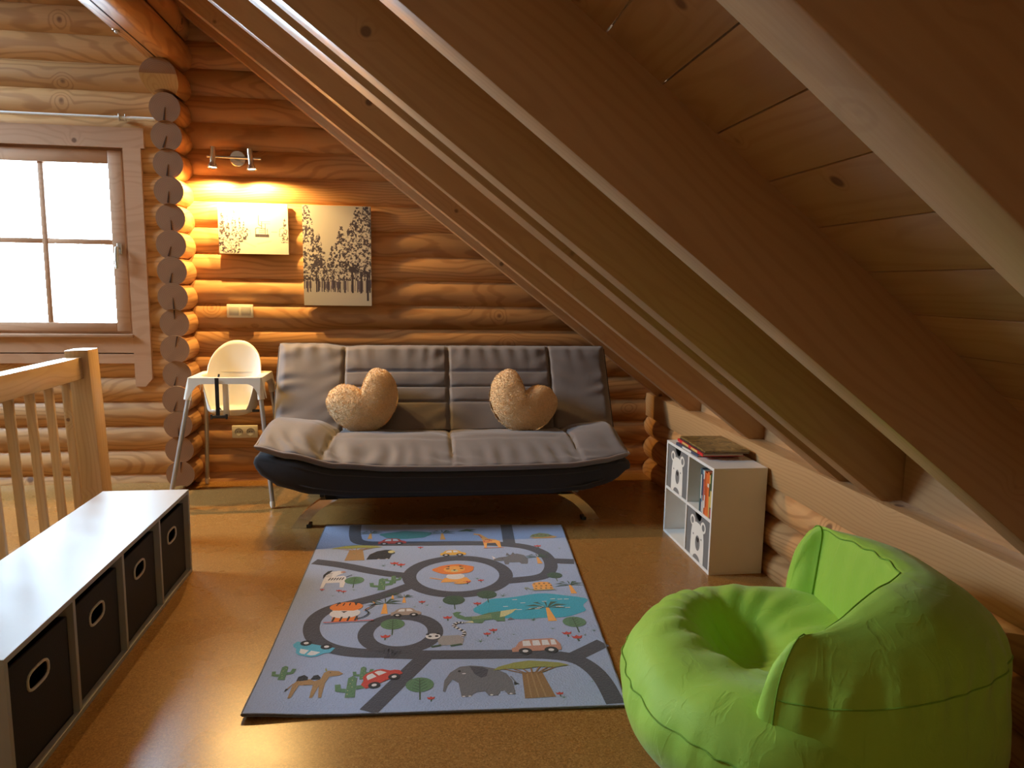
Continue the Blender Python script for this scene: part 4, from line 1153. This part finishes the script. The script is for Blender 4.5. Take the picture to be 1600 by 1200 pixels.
# ------------------------------------------------------------------ play rug
RC = [(-.503, 2.053), (.646, 1.993), (.780, 3.660), (-.459, 3.770)]     # near left, near right, far right, far left
RUG_T = .008
def lift(x, y):     # the corner beside the bench curls up a little, the cloth has slight waves
    d = math.hypot(x+.503, y-2.053)
    return .012*math.exp(-(d/.16)**2)+.0012+.0003*math.sin(x*7+1.)*math.sin(y*3.1)
def rug():
    root = thing('play_rug', 'pale blue play rug printed with roads, cars and animals in front of the sofa bed', 'rug', (.1, 2.87, 0))
    ox, oy = .1, 2.87
    nx, ny = 60, 90; v = []; f = []
    def at(s, t):
        a = Vector(RC[0])*(1-s)+Vector(RC[1])*s; b_ = Vector(RC[3])*(1-s)+Vector(RC[2])*s; return a*(1-t)+b_*t
    for lay in (0, 1):
        for j in range(ny+1):
            for i in range(nx+1):
                q = at(i/nx, j/ny); v.append((q.x-ox, q.y-oy, (lift(q.x, q.y)+RUG_T-.0016) if lay else max(.0, lift(q.x, q.y)-.0032)))
    n1 = (nx+1)*(ny+1)
    for j in range(ny):
        for i in range(nx):
            a = j*(nx+1)+i; f.append((a, a+nx+1, a+nx+2, a+1)); f.append((n1+a, n1+a+1, n1+a+nx+2, n1+a+nx+1))
    rim = [i for i in range(nx+1)]+[j*(nx+1)+nx for j in range(1, ny+1)]+[ny*(nx+1)+i for i in range(nx-1, -1, -1)]+[j*(nx+1) for j in range(ny-1, 0, -1)]
    m = len(rim)
    for a in range(m): f.append((rim[a], rim[(a+1) % m], n1+rim[(a+1) % m], n1+rim[a]))
    mobj('carpet', v, f, 'rug_blue', root, smooth=40)
    MB().tube([Vector(v[n1+i])-Vector((0, 0, .003)) for i in rim], .0042, 6, closed=True).build('binding', 'rug_grey', root, smooth=60)
    h_ = [0]
    class Art:
        """flat printed motif: patches stacked in drawing order"""
        def __init__(s, name, x=0., y=0., sc=1., rot=0., skew=0.): s.n = name; s.x, s.y, s.s, s.r = x, y, sc, rot; s.p = []
        def poly(s, col, pts):
            q = []
            for a, b_ in pts:
                a, b_ = a*s.s, b_*s.s; ca, sa = math.cos(s.r), math.sin(s.r); q.append((s.x+a*ca-b_*sa, s.y+a*sa+b_*ca))
            s.p.append((col, q)); return s
        def ell(s, col, cx, cy, rx, ry, rot=0., n=18): return s.poly(col, ellipse(cx, cy, rx, ry, n, rot))
        def line(s, col, pts, w_):
            for (x0, y0), (x1, y1) in zip(pts, pts[1:]):
                d = math.hypot(x1-x0, y1-y0) or 1e-6; nx_, ny_ = -(y1-y0)/d*w_/2, (x1-x0)/d*w_/2
                s.poly(col, [(x0+nx_, y0+ny_), (x0-nx_, y0-ny_), (x1-nx_, y1-ny_), (x1+nx_, y1+ny_)])
            return s
        def strip(s, col, pts, w_, closed=False):
            n = len(pts); a = []; 
            for i, (x, y) in enumerate(pts):
                p, q = (pts[i-1], pts[(i+1) % n]) if closed else (pts[max(0, i-1)], pts[min(n-1, i+1)])
                d = math.hypot(q[0]-p[0], q[1]-p[1]) or 1e-6; nx_, ny_ = -(q[1]-p[1])/d*w_/2, (q[0]-p[0])/d*w_/2; a.append(((x+nx_, y+ny_), (x-nx_, y-ny_)))
            for i in range(n if closed else n-1):
                j = (i+1) % n; s.poly(col, [a[i][0], a[i][1], a[j][1], a[j][0]])
            return s
        def build(s, base=0):
            cols = []; v = []; f = []; fm = []
            for k, (col, pts) in enumerate(s.p):
                if col not in cols: cols.append(col)
                k0 = len(v)
                hgt = .0004+base+(0 if s.n == 'printed_road' else min(k, 40)*.00006)
                for x, y in pts: v.append((x-ox, y-oy, lift(x, y)+RUG_T-.0016+hgt))
                f.append(tuple(range(k0, k0+len(pts)))); fm.append(cols.index(col))
            o = mobj(s.n, v, f, ['rug_'+c for c in cols], root, fm)
            bm = bmesh.new(); bm.from_mesh(o.data)
            for fc in bm.faces:
                fc.normal_update()
                if fc.normal.z < 0: fc.normal_flip()
            bmesh.ops.triangulate(bm, faces=[fc for fc in bm.faces if len(fc.verts) > 4]); bm.to_mesh(o.data); bm.free()
            return o
    def smooth_line(pts, it=3):
        for _ in range(it):
            q = [pts[0]]
            for a, b_ in zip(pts, pts[1:]): q += [(a[0]*.75+b_[0]*.25, a[1]*.75+b_[1]*.25), (a[0]*.25+b_[0]*.75, a[1]*.25+b_[1]*.75)]
            q.append(pts[-1]); pts = q
        return pts
    RW = .060
    roads = [[(-.453, 3.255), (-.323, 3.203), (-.161, 3.10), (-.03, 3.05)],
             [(-.305, 3.745), (-.300, 3.60), (-.275, 3.47), (-.10, 3.455), (.04, 3.443), (.291, 3.427), (.416, 3.406), (.537, 3.362), (.610, 3.276), (.628, 3.165), (.612, 3.06), (.56, 2.975), (.40, 2.955)],
             [(.485, 3.682), (.466, 3.404)], [(.62, 3.166), (.735, 3.143)],
             [(-.014, 2.948), (-.114, 2.866), (-.23, 2.802), (-.330, 2.760), (-.378, 2.684), (-.381, 2.585), (-.346, 2.49), (-.274, 2.425), (-.175, 2.391), (-.048, 2.380)],
             [(-.10, 2.380), (.027, 2.360), (.261, 2.340), (.438, 2.325), (.545, 2.29), (.590, 2.219), (.610, 2.131), (.612, 2.003)],
             [(.535, 2.285), (.672, 2.38)], [(.042, 2.36), (-.138, 2.042)]]
    for r_ in roads:
        Art('printed_road').strip('road', smooth_line(r_), RW).build()
    Art('printed_road').strip('road', [(.190+.212*math.cos(2*PI*k/48), 3.036+.200*math.sin(2*PI*k/48)) for k in range(48)], RW, True).build()
    Art('printed_road').strip('road', [(-.050+.127*math.cos(2*PI*k/40), 2.530+.130*math.sin(2*PI*k/40)) for k in range(40)], RW*.95, True).build()
    rr_ = random.Random(4)
    def blob(cx, cy, rx, ry, wob, n=40, seed=0):
        return [(cx+rx*math.cos(2*PI*k/n)*(1+wob*noise.noise((math.cos(2*PI*k/n)*1.5+seed, math.sin(2*PI*k/n)*1.5, 2.))), cy+ry*math.sin(2*PI*k/n)*(1+wob*noise.noise((math.cos(2*PI*k/n)*1.5+seed, math.sin(2*PI*k/n)*1.5, 7.)))) for k in range(n)]
    p = Art('printed_pond').poly('cyan', blob(.475, 2.700, .225, .115, .25, seed=1))
    for _ in range(16): a, b_ = rr_.uniform(.33, .63), rr_.uniform(2.66, 2.77); p.poly('white', [(a, b_), (a+.02, b_), (a+.02, b_+.005), (a, b_+.005)])
    p.build(.0002)
    Art('printed_pond').poly('teal', blob(-.04, 3.572, .127, .058, .2, seed=3)).build(.0002)
    B1 = .0004
    def leaf_tree(x, y, s, dark=False):
        a = Art('printed_tree', x, y, s); a.line('green_dark', [(0, 0), (0, .6)], .035).ell('green_dark' if dark else 'green', 0, .68, .36, .34)
        for k in range(4): a.line('green_dark', [(0, .42+.13*k), (.20-.03*k, .56+.12*k)], .02).line('green_dark', [(0, .42+.13*k), (-.20+.03*k, .56+.12*k)], .02)
        a.line('green_dark', [(0, .3), (0, .95)], .025).build(B1)
    for x, y, s, d in ((-.255, 2.945, .115, 0), (-.081, 2.514, .125, 0), (.016, 2.088, .125, 0), (.158, 2.70, .125, 1), (.296, 2.748, .115, 1), (.604, 2.465, .125, 0), (.614, 2.93, .095, 1)): leaf_tree(x, y, s, d)
    def palm(x, y, s):
        a = Art('printed_palm', x, y, s); a.poly('orange_light', [(-.09, 0), (.09, 0), (.03, .62), (-.03, .62)])
        for k in range(7):
            t = PI*(k/6)*1.1-.16; a.poly('green_dark', [(0, .6), (math.cos(t)*.26-.02, .62+math.sin(t)*.26+.05), (math.cos(t)*.5, .58+math.sin(t)*.34), (math.cos(t)*.26+.02, .60+math.sin(t)*.22)])
        a.build(B1)
    for q in ((-.116, 2.689, .15), (-.088, 2.81, .075), (-.041, 2.78, .085), (.142, 3.49, .15), (.574, 3.134, .13), (.659, 2.80, .14), (.523, 2.565, .19), (-.22, 3.53, .13)): palm(*q)
    def cactus(x, y, s):
        a = Art('printed_cactus', x, y, s); a.poly('green', [(-.12, 0), (.12, 0), (.11, .9), (0, 1.), (-.11, .9)])
        a.poly('green', [(-.12, .22), (-.38, .30), (-.42, .62), (-.28, .62), (-.26, .42), (-.12, .40)]).poly('green', [(.12, .34), (.36, .40), (.42, .74), (.28, .76), (.24, .54), (.12, .52)])
        for k in range(5): a.ell('cream', rr_.uniform(-.08, .08), .15+.16*k, .014, .02, n=6)
        a.build(B1)
    for q in ((-.137, 2.911, .125), (-.089, 2.975, .085), (-.425, 2.245, .09), (-.199, 2.123, .125), (-.168, 2.224, .08)): cactus(*q)
    def flower(x, y, s):
        Art('printed_flower', x, y, s).line('green_dark', [(0, 0), (0, .5)], .12).poly('red', [(-.42, .85), (-.30, .45), (0, .38), (.30, .45), (.42, .85), (.18, .70), (0, .92), (-.18, .70)]).build(B1)
    for q in ((-.105, 2.478, .045), (.557, 2.436, .045), (.588, 2.400, .05), (.126, 2.605, .045), (.452, 2.058, .03), (.264, 2.467, .035), (.289, 2.49, .04), (-.31, 2.905, .03), (-.29, 2.895, .03), (-.09, 3.17, .05), (-.06, 3.15, .05),
              (.03, 3.37, .035), (.60, 3.33, .045), (.03, 2.76, .035), (.285, 2.95, .035), (.225, 2.935, .04), (.05, 2.075, .03), (-.38, 2.925, .025), (.25, 2.72, .04)): flower(*q)
    def tuft(x, y, s):
        a = Art('printed_grass', x, y, s)
        for k in range(6): t = PI*(k+.5)/6; a.poly('green', [(-.12+.04*k, 0), (-.06+.04*k, 0), (math.cos(t)*.7, math.sin(t)*.6)])
        a.build(B1)
    for q in ((.45, 2.576, .06), (.234, 2.429, .05), (-.14, 3.17, .045), (.46, 2.05, .035), (.36, 2.80, .06), (.62, 2.44, .03), (.66, 2.47, .035), (.30, 2.44, .03), (-.25, 2.92, .03), (-.33, 2.87, .025), (.0, 2.735, .03), (.05, 2.745, .03), (.27, 2.985, .04), (.63, 3.26, .035), (-.28, 3.33, .03), (.51, 2.50, .03), (.70, 3.31, .03), (.36, 2.47, .025), (.57, 2.13, .02), (.10, 2.72, .03)): tuft(*q)
    def car(x, y, s, col, rot=0., van=False):
        a = Art('printed_car', x, y, s, rot)
        if van:
            a.poly(col, [(-.55, .06), (.48, .06), (.50, .30), (.44, .50), (.36, .56), (-.22, .56), (-.36, .46), (-.46, .26), (-.55, .20)])
            for x0, x1 in ((-.30, -.12), (-.09, .08), (.11, .27), (.30, .42)): a.poly('white', [(x0, .28), (x1, .28), (x1-.01, .50), (x0+.02, .50)])
        else:
            a.poly(col, [(-.5, .06), (.5, .06), (.52, .22), (.44, .32), (.34, .36), (.24, .54), (.12, .60), (-.18, .60), (-.30, .52), (-.38, .36), (-.50, .28)])
            a.poly('white', [(-.28, .34), (-.04, .34), (-.04, .53), (-.16, .53), (-.23, .48)]).poly('white', [(.02, .34), (.24, .34), (.17, .50), (.10, .53), (.02, .53)])
        for cx in (-.28, .26): a.ell('black', cx, .07, .14, .13).ell('white', cx, .07, .06, .055)
        a.build(B1+.0004)
    car(-.108, 3.445, .135, 'red'); car(-.033, 2.662, .115, 'beige'); car(.182, 3.268, .12, 'yellow'); car(.432, 2.336, .17, 'pink', van=True)
    car(-.340, 2.478, .150, 'sky', PI-.42); car(-.090, 2.200, .140, 'red', .62)
    def baobab(x, y, w_, h, top, tcol='brown'):
        a = Art('printed_baobab', x, y, 1.)
        a.poly(tcol, [(-w_*.18, 0), (w_*.20, 0), (w_*.13, h*.70), (-w_*.13, h*.70)])
        for k in range(3): a.line('tan', [(-w_*.10+k*w_*.09, .0), (-w_*.07+k*w_*.06, h*.68)], w_*.02)
        for k in range(7): q = (k-3)/3; a.line(tcol, [(q*w_*.10, h*.66), (q*w_*.40, h*.86)], w_*.02)
        a.poly(top, [(-w_*.5, h*.80), (-w_*.42, h*.90), (-w_*.2, h*1.0), (0, h*1.04), (w_*.2, h*.99), (w_*.40, h*.93), (w_*.52, h*.84), (w_*.3, h*.80), (w_*.1, h*.84), (-w_*.1, h*.80), (-w_*.3, h*.83)])
        a.build(B1)
    baobab(.385, 2.06, .255, .215, 'olive'); baobab(-.275, 3.25, .24, .19, 'olive', 'tan')
    # animals
    a = Art('printed_elephant', .088, 2.075, .235)     # trunk at the left, tail at the right
    a.poly('grey', [(.0, .22), (.03, .20), (.06, .34), (.14, .50), (.22, .40), (.24, .06), (.36, .05), (.40, .12), (.46, .16), (.56, .16), (.60, .05), (.72, .05), (.76, .14), (.82, .16), (.86, .05), (.96, .05), (.96, .40), (.90, .58), (.76, .72), (.58, .80), (.42, .84), (.26, .82), (.12, .68), (.03, .48)])
    a.poly('road', [(.40, .82), (.46, .60), (.54, .50), (.62, .54), (.66, .70), (.58, .79)]).line('grey', [(.95, .50), (1.0, .34)], .02).poly('black', [(.98, .36), (1.04, .30), (.97, .28)])
    a.ell('black', .25, .70, .022, .03, n=10).ell('white', .31, .63, .03, .012, n=8)
    for x0 in (.25, .33, .62, .88): a.ell('white', x0+.02, .065, .022, .016, n=8)
    a.build(B1)
    a = Art('printed_camel', -.393, 2.13, .17)
    a.poly('tan', [(.04, .0), (.09, .0), (.17, .45), (.43, .45), (.42, .0), (.47, .0), (.54, .40), (.58, .0), (.63, .0), (.64, .50), (.70, .72), (.88, .74), (.95, .80), (.86, .90), (.66, .94), (.58, .86), (.55, .64), (.44, .58), (.34, .66), (.22, .60), (.12, .62), (.06, .50)])
    a.poly('black', [(.10, .60), (.12, .76), (.22, .82), (.30, .74), (.31, .62)]).poly('black', [(.36, .64), (.40, .78), (.48, .80), (.54, .70), (.53, .62)])
    a.line('tan', [(.06, .5), (-.02, .32)], .02).poly('black', [(-.04, .34), (.01, .32), (-.06, .22)]).ell('black', .70, .86, .015, .015, n=8).line('olive', [(.62, .92), (.60, 1.02)], .03).build(B1)
    a = Art('printed_zebra', -.393, 2.955, .125)
    a.poly('white', [(.02, 0), (.12, 0), (.16, .40), (.62, .40), (.66, 0), (.78, 0), (.82, .55), (.80, .85), (.70, .98), (.40, .92), (.66, 1.2), (.70, 1.34), (.50, 1.44), (.26, 1.36), (.10, 1.05), (.04, .6)])
    a.poly('black', [(.02, .75), (.0, 1.1), (.12, 1.42), (.28, 1.50), (.24, 1.36), (.10, 1.1)])
    for k in range(6): a.line('black', [(.22+.09*k, .62), (.28+.09*k, .82)], .04)
    for k in range(3): a.line('black', [(.10+.03*k, .95+.12*k), (.30, .92+.14*k)], .03)
    a.ell('pink', .66, 1.30, .09, .07, n=10).line('black', [(.80, .85), (.98, 1.02)], .03).build(B1)
    a = Art('printed_tiger', -.336, 2.628, .14)
    a.poly('orange', [(.18, .10), (.86, .10), (.86, .36), (.18, .36)]).ell('white', .5, .58, .42, .30).ell('orange', .5, .98, .46, .30).poly('white', [(.12, .78), (.88, .70), (.70, .54), (.30, .56)])
    a.poly('black', [(.16, 1.20), (.30, 1.30), (.34, 1.18)]).poly('black', [(.70, 1.24), (.86, 1.24), (.74, 1.12)]).poly('black', [(.38, .70), (.56, .70), (.47, .60)])
    for k in range(4): a.line('black', [(.20+.2*k, .10), (.24+.2*k, .36)], .05).line('black', [(.22+.18*k, 1.05), (.28+.16*k, 1.22)], .035)
    a.strip('black', smooth_line([(.85, .2), (1.05, .3), (1.18, .55), (1.0, .7), (1.2, .9), (1.3, 1.1)]), .04).strip('orange_light', smooth_line([(1.0, .66), (1.2, .9), (1.3, 1.1), (1.22, 1.2)]), .03).line('red', [(-.02, .04), (1.3, .06)], .04).build(B1+.0004)
    a = Art('printed_bear', -.220, 3.25, .125)
    a.poly('black', [(0, .05), (.1, .55), (.36, .86), (.66, .98), (.86, .98), (1.0, .86), (1.04, .6), (.92, .50), (.84, .05)]).ell('cream', .90, .76, .13, .14).ell('black', .98, .74, .02, .02, n=8).ell('white', .45, .06, .05, .03, n=8).ell('white', .75, .06, .05, .03, n=8).build(B1)
    a = Art('printed_lion', .178, 2.955, .185)
    a.poly('orange_light', [(-.36, .05), (.36, .05), (.26, .30), (-.26, .30)]).ell('white', 0, .38, .22, .18).line('orange_light', [(-.3, .2), (-.6, .34)], .04)
    a.poly('orange', blob(0, .80, .50, .30, .18, seed=5)).ell('orange_light', 0, .80, .26, .20).ell('cream', 0, .72, .09, .07)
    a.ell('black', -.16, .84, .05, .03, n=10).ell('black', .18, .84, .05, .03, n=10).poly('black', [(-.04, .78), (.04, .78), (0, .70)]).poly('black', [(-.22, .96), (-.10, 1.0), (-.12, .93)]).poly('black', [(.12, 1.02), (.24, .96), (.14, .94)]).ell('orange_light', .1, -.02, .16, .06).build(B1)
    a = Art('printed_giraffe', .339, 3.352, .15)
    a.poly('orange_light', [(.0, 0), (.06, 0), (.12, .45), (.40, .45), (.46, 0), (.54, 0), (.56, .60), (.40, .78), (.20, .86), (-.02, 1.32), (-.24, 1.42), (-.26, 1.30), (-.08, 1.20), (.0, .70)])
    for k in range(9): a.ell('red', .04+.06*(k % 5), .55+.09*(k//3), .035, .04, n=7)
    for k in range(3): a.ell('red', -.02-.03*k, 1.0+.10*k, .03, .04, n=7)
    a.line('orange', [(-.05, .0), (.62, .0)], .03).build(B1)
    a = Art('printed_palm_top', .27, 3.60, .1); a.poly('green_dark', [(-.5, 0), (.0, .35), (.5, .2), (.2, .05), (.5, -.2), (.0, .0)]).build(B1)
    a = Art('printed_turtle', .575, 3.462, .14); a.poly('orange_light', [(0, .1), (.2, .0), (.9, .0), (1.05, .12), (.9, .25)]).poly('olive', [(.04, .18), (.18, .42), (.48, .56), (.78, .44), (.92, .20), (.5, .10)])
    for k in range(5): a.ell('brown', .20+.15*k, .28+.07*math.sin(k), .05, .07, n=7)
    a.build(B1)
    a = Art('printed_rhino', .362, 3.14, .165)
    a.poly('grey', [(.30, .0), (.40, .0), (.44, .12), (.72, .12), (.76, .0), (.94, .0), (1.0, .36), (.92, .64), (.74, .76), (.52, .68), (.40, .56), (.20, .52), (.04, .42), (.02, .30), (.18, .24), (.30, .26)]).poly('white', [(.02, .42), (.10, .46), (.0, .66)]).ell('black', .28, .42, .02, .02, n=8).poly('grey', [(.40, .64), (.46, .86), (.52, .68)]).poly('grey', [(.56, .70), (.64, .88), (.68, .72)]).build(B1)
    a = Art('printed_leopard', .499, 2.848, .085); a.poly('orange_light', [(0, .0), (0, .7), (.14, .9), (.5, .98), (.86, .9), (.97, .66), (.97, 0)])
    for k in range(12): a.ell('brown', .12+.25*(k % 4)+.06*(k//4 % 2), .18+.28*(k//4), .06, .07, n=7)
    a.strip('olive', smooth_line([(0, .1), (-.2, .05), (-.3, .3), (-.45, .25), (-.4, .05)]), .05).line('olive', [(-.1, -.05), (1.05, -.05)], .06).build(B1)
    a = Art('printed_crocodile', .147, 2.565, .255)
    a.poly('green', [(.02, .30), (.0, .40), (.06, .44), (.14, .42), (.09, .36), (.18, .26), (.36, .26), (.54, .36), (.74, .40), (1.0, .46), (.90, .32), (.78, .22), (.76, .06), (.64, .08), (.60, .14), (.46, .12), (.42, .03), (.30, .05), (.28, .12), (.16, .16), (.07, .22)])
    a.poly('cream', [(.74, .40), (1.0, .46), (.90, .32), (.78, .22), (.70, .20)]).poly('cream', [(.16, .08), (.30, .05), (.28, .12)]).poly('grey', [(.80, .10), (.92, .10), (.86, .18)])
    for k in range(4): a.line('cream', [(.28, .17+.03*k), (.58, .20+.03*k)], .006)
    a.build(B1+.0002)
    a = Art('printed_lemur', .045, 2.405, .135)
    a.poly('grey_light', [(.30, .10), (.92, .10), (.98, .40), (.86, .62), (.40, .62), (.28, .40)]).ell('white', .16, .62, .20, .16).ell('black', .08, .62, .05, .05, n=10).ell('black', .26, .62, .05, .05, n=10).ell('black', .02, .74, .05, .05, n=8).ell('black', .30, .76, .05, .05, n=8)
    a.line('green_dark', [(.10, .05), (.36, .12)], .08).line('green_dark', [(.60, .05), (.90, .12)], .08)
    tp = smooth_line([(.92, .5), (1.05, .75), (.85, 1.0), (.70, 1.15), (.85, 1.35), (1.05, 1.30)], 2)
    for k in range(len(tp)-1): a.line('black' if k % 2 else 'white', [tp[k], tp[k+1]], .09)
    a.build(B1)
rug()

# ------------------------------------------------------------------ pictures on the wall
def canvas(name, label, x0, x1, z0, z1, y, paint, nx, nz, dep=.022, roll=0.):
    root = thing(name, label, 'picture', ((x0+x1)/2, y, (z0+z1)/2), 0, 'canvas pictures on the log wall')
    hw, hh = (x1-x0)/2, (z1-z0)/2
    MB().box(-hw, hw, -dep+.001, 0, -hh, hh, bev=.003).build('canvas', 'white_paint', root)
    img = paint(nx, nz)
    v = []; f = []; col = []
    for j in range(nz):
        for i in range(nx):
            a, b_, c_, d_ = -hw+2*hw*i/nx, -hw+2*hw*(i+1)/nx, -hh+2*hh*j/nz, -hh+2*hh*(j+1)/nz
            k = len(v); v += [(a, -dep-.0005, c_), (b_, -dep-.0005, c_), (b_, -dep-.0005, d_), (a, -dep-.0005, d_)]; f.append((k, k+1, k+2, k+3)); col += [(*img[j, i], 1.)]*4
    o = mobj('print', v, f, 'canvas_print', root)
    ca = o.data.color_attributes.new('print', 'FLOAT_COLOR', 'CORNER'); ca.data.foreach_set('color', np.array(col, dtype=np.float32).ravel())
    root.rotation_euler = (0, roll, 0)
    return root
SNOW = np.array((.50, .48, .44)); INK = np.array((.035, .028, .045)); MID = np.array((.20, .18, .20))
def fract(rng, nz, nx, cells, oct_=3):
    out = np.zeros((nz, nx)); amp = 1.; tot = 0
    for o in range(oct_):
        c_ = cells*2**o; g = rng.random((int(c_*nz/nx)+3, c_+3)); yy = np.linspace(0, g.shape[0]-2.001, nz); xx_ = np.linspace(0, g.shape[1]-2.001, nx)
        yi = yy.astype(int); xi = xx_.astype(int); fy = (yy-yi)[:, None]; fx = (xx_-xi)[None]
        out += amp*((g[yi][:, xi]*(1-fy)+g[yi+1][:, xi]*fy)*(1-fx)+(g[yi][:, xi+1]*(1-fy)+g[yi+1][:, xi+1]*fy)*fx); tot += amp; amp *= .7
    return out/tot
def conifers(img, rng, trees, snow, cells):
    """snow laden firs: ragged silhouettes filled with flecks of dark needles"""
    nz, nx = img.shape[:2]; Z, X = np.mgrid[0:nz, 0:nx]; Z = Z/nz; X = X/nx
    rag = fract(rng, nz, nx, 22, 3)-.5
    for cx, z0, h, w_ in trees:
        tex = fract(rng, nz, nx, cells, 3); t = (Z-z0)/h
        tier = .78+.22*np.abs(np.sin(t*h*34+cx*9))
        m = (t > 0) & (t < 1) & (np.abs(X-cx) < (w_*(1-t)**.9*tier+rag*.09*(1-t*.6)))
        dark = np.clip((snow-tex+.10*np.abs(X-cx)/w_*0)*14, 0, 1)[..., None]
        deep = np.clip((snow-.055-tex)*12, 0, 1)[..., None]
        col = SNOW*1.0*(1-dark)+MID*dark; col = col*(1-deep)+INK*deep
        img[m] = col[m]
def seg_on(img, x0, z0, x1, z1, w_=1., c=INK, a=.7):
    nz, nx = img.shape[:2]; n = int(max(abs(x1-x0)*nx, abs(z1-z0)*nz))+2
    for t in np.linspace(0, 1, n):
        i, j = (x0+(x1-x0)*t)*nx, (z0+(z1-z0)*t)*nz; i0, i1, j0, j1 = int(i-w_/2), int(i+w_/2)+1, int(j-w_/2), int(j+w_/2)+1
        i0, j0 = max(0, i0), max(0, j0)
        img[j0:j1, i0:i1] = img[j0:j1, i0:i1]*(1-a)+np.array(c)*a
def paint_lift(nx, nz):
    rng = np.random.default_rng(5); img = np.ones((nz, nx, 3))*SNOW*1.08
    conifers(img, rng, [(.95, .22, .50, .06), (.40, .34, .22, .03), (.45, .36, .14, .025), (.36, .26, .42, .05), (.30, .22, .52, .055), (.13, .0, .78, .08), (.05, .0, .88, .09), (.22, .0, .86, .10)], .55, 48)
    for s in ((.575, .76, .575, .58), (.575, .58, .62, .55), (.62, .64, .62, .50), (.67, .60, .67, .40), (.53, .38, .53, .50), (.53, .50, .56, .52), (.56, .52, .67, .50), (.70, .50, .70, .38)): seg_on(img, *s, 1.3)
    for z in (.64, .60): seg_on(img, .60, z, .74, z, 1., MID, .4)
    for z in (.345, .36, .385): seg_on(img, .525, z, .715, z, 2., INK, .8)
    for z in (.42, .44, .47): seg_on(img, .58, z, .68, z, 1.5, MID, .7)
    for s in ((.76, .44, .84, .44), (.87, .36, .97, .36), (.87, .36, .88, .50), (.88, .50, .97, .56)): seg_on(img, *s, 1.4, MID, .7)
    for s in ((.35, .24, .52, .14), (.55, .20, .75, .26)): seg_on(img, *s, 4., SNOW*.88, .3)
    return np.clip(img, 0, 1)
def paint_forest(nx, nz):
    rng = np.random.default_rng(9); img = np.ones((nz, nx, 3))*SNOW*.90
    for _ in range(70):
        x = rng.uniform(0, 1); seg_on(img, x, rng.uniform(.13, .19), x+rng.normal()*.004, rng.uniform(.30, .42), rng.choice([1., 1., 2., 3.]), INK*(1+2*rng.random()), .6)
    conifers(img, rng, [(.42, .24, .36, .16), (.22, .24, .50, .20), (.05, .24, .86, .26), (.95, .27, .92, .30), (.56, .25, .58, .25), (.80, .26, .78, .30), (.70, .25, .60, .26), (.92, .26, .60, .24)], .565, 40)
    for x, w_ in ((.72, 5.), (.85, 5.), (.945, 5.), (.975, 3.), (.10, 2.), (.19, 3.5), (.215, 2.), (.52, 2.), (.60, 2.), (.44, 1.5), (.36, 1.5), (.30, 2.)):
        seg_on(img, x, .06 if x == .945 else .14, x-.003, .34 if w_ > 2 else .30, w_, INK, .85)
    for _ in range(60): x, z = .22+rng.normal()*.05, .43+rng.normal()*.04; seg_on(img, x, z, x+.02, z+rng.normal()*.01, 2., INK*1.2, .7)
    for _ in range(30): x, z = .72+rng.normal()*.04, .37+rng.normal()*.015; seg_on(img, x, z, x+.03, z+rng.normal()*.01, 3., INK, .7)
    return np.clip(img, 0, 1)
canvas('canvas_picture', 'small white winter picture of a chairlift and snowy firs under the lamp', -1.172, -.762, 1.437, 1.742, YB-.004, paint_lift, 200, 150)
canvas('canvas_picture', 'tall black and white picture of a snow covered forest on log wall', -.676, -.262, 1.128, 1.741, YB-.004, paint_forest, 200, 300)

# ------------------------------------------------------------------ switch, socket, curtain rod
def rounded(x0, x1, z0, z1, y0, y1, bev, mb=None): return (mb or MB()).box(x0, x1, y0, y1, z0, z1, bev=bev)
r_ = thing('light_switch', 'cream double light switch on the log wall under the chairlift picture', 'switch', (-1.066, YB, 1.087))
rounded(-.079, .079, -.041, .041, -.016, .002, .005).build('switch_plate', 'socket_white', r_, smooth=40)
for sx_ in (-1, 1): rounded(sx_*.036-.028, sx_*.036+.028, -.028, .028, -.021, -.012, .003).build('rocker', 'socket_grey', r_, smooth=40)
r_ = thing('wall_socket', 'cream double power socket on the log wall behind the high chair', 'socket', (-1.062, YB, .325))
rounded(-.079, .079, -.040, .040, -.016, .002, .005).build('socket_plate', 'socket_white', r_, smooth=40)
for sx_ in (-1, 1):
    so_ = MB().lathe([(.027, -.017), (.0245, -.0185), (.0225, -.017), (.0215, -.0165), (0, -.0160)], axis='Y', n=28, c=(sx_*.036, 0, 0)).build('socket_insert', 'socket_grey', r_, smooth=40)
    MB().lathe([(.0226, -.0172), (.0212, -.0169)], axis='Y', n=28, c=(sx_*.036, 0, 0)).lathe([(0, -.0166), (.003, -.0166)], axis='Y', n=10, c=(sx_*.036-.008, 0, 0)).lathe([(0, -.0166), (.003, -.0166)], axis='Y', n=10, c=(sx_*.036+.008, 0, 0)).build('contacts', 'black_plastic', so_)
r_ = thing('curtain_rod', 'thin white curtain rod with bracket above the gable window', 'curtain rod', (-2.1, YB-.04, 2.205))
MB().tube([(-.75, 0, .002), (.375, 0, 0)], .0085, 10).build('rod', 'white_paint', r_, smooth=50)
MB().tube([(.375, 0, 0), (.60, 0, -.001)], .0105, 10).build('sleeve', 'white_paint', r_, smooth=50)
for xb in (.405, -.62):
    MB().box(xb-.012, xb+.012, .0, .048, -.012, .012, bev=.002).box(xb-.004, xb+.004, -.014, .0, -.022, .022, bev=.002).box(xb+.030, xb+.036, -.010, .006, -.020, .020, bev=.002).build('bracket', 'steel', r_, smooth=40)
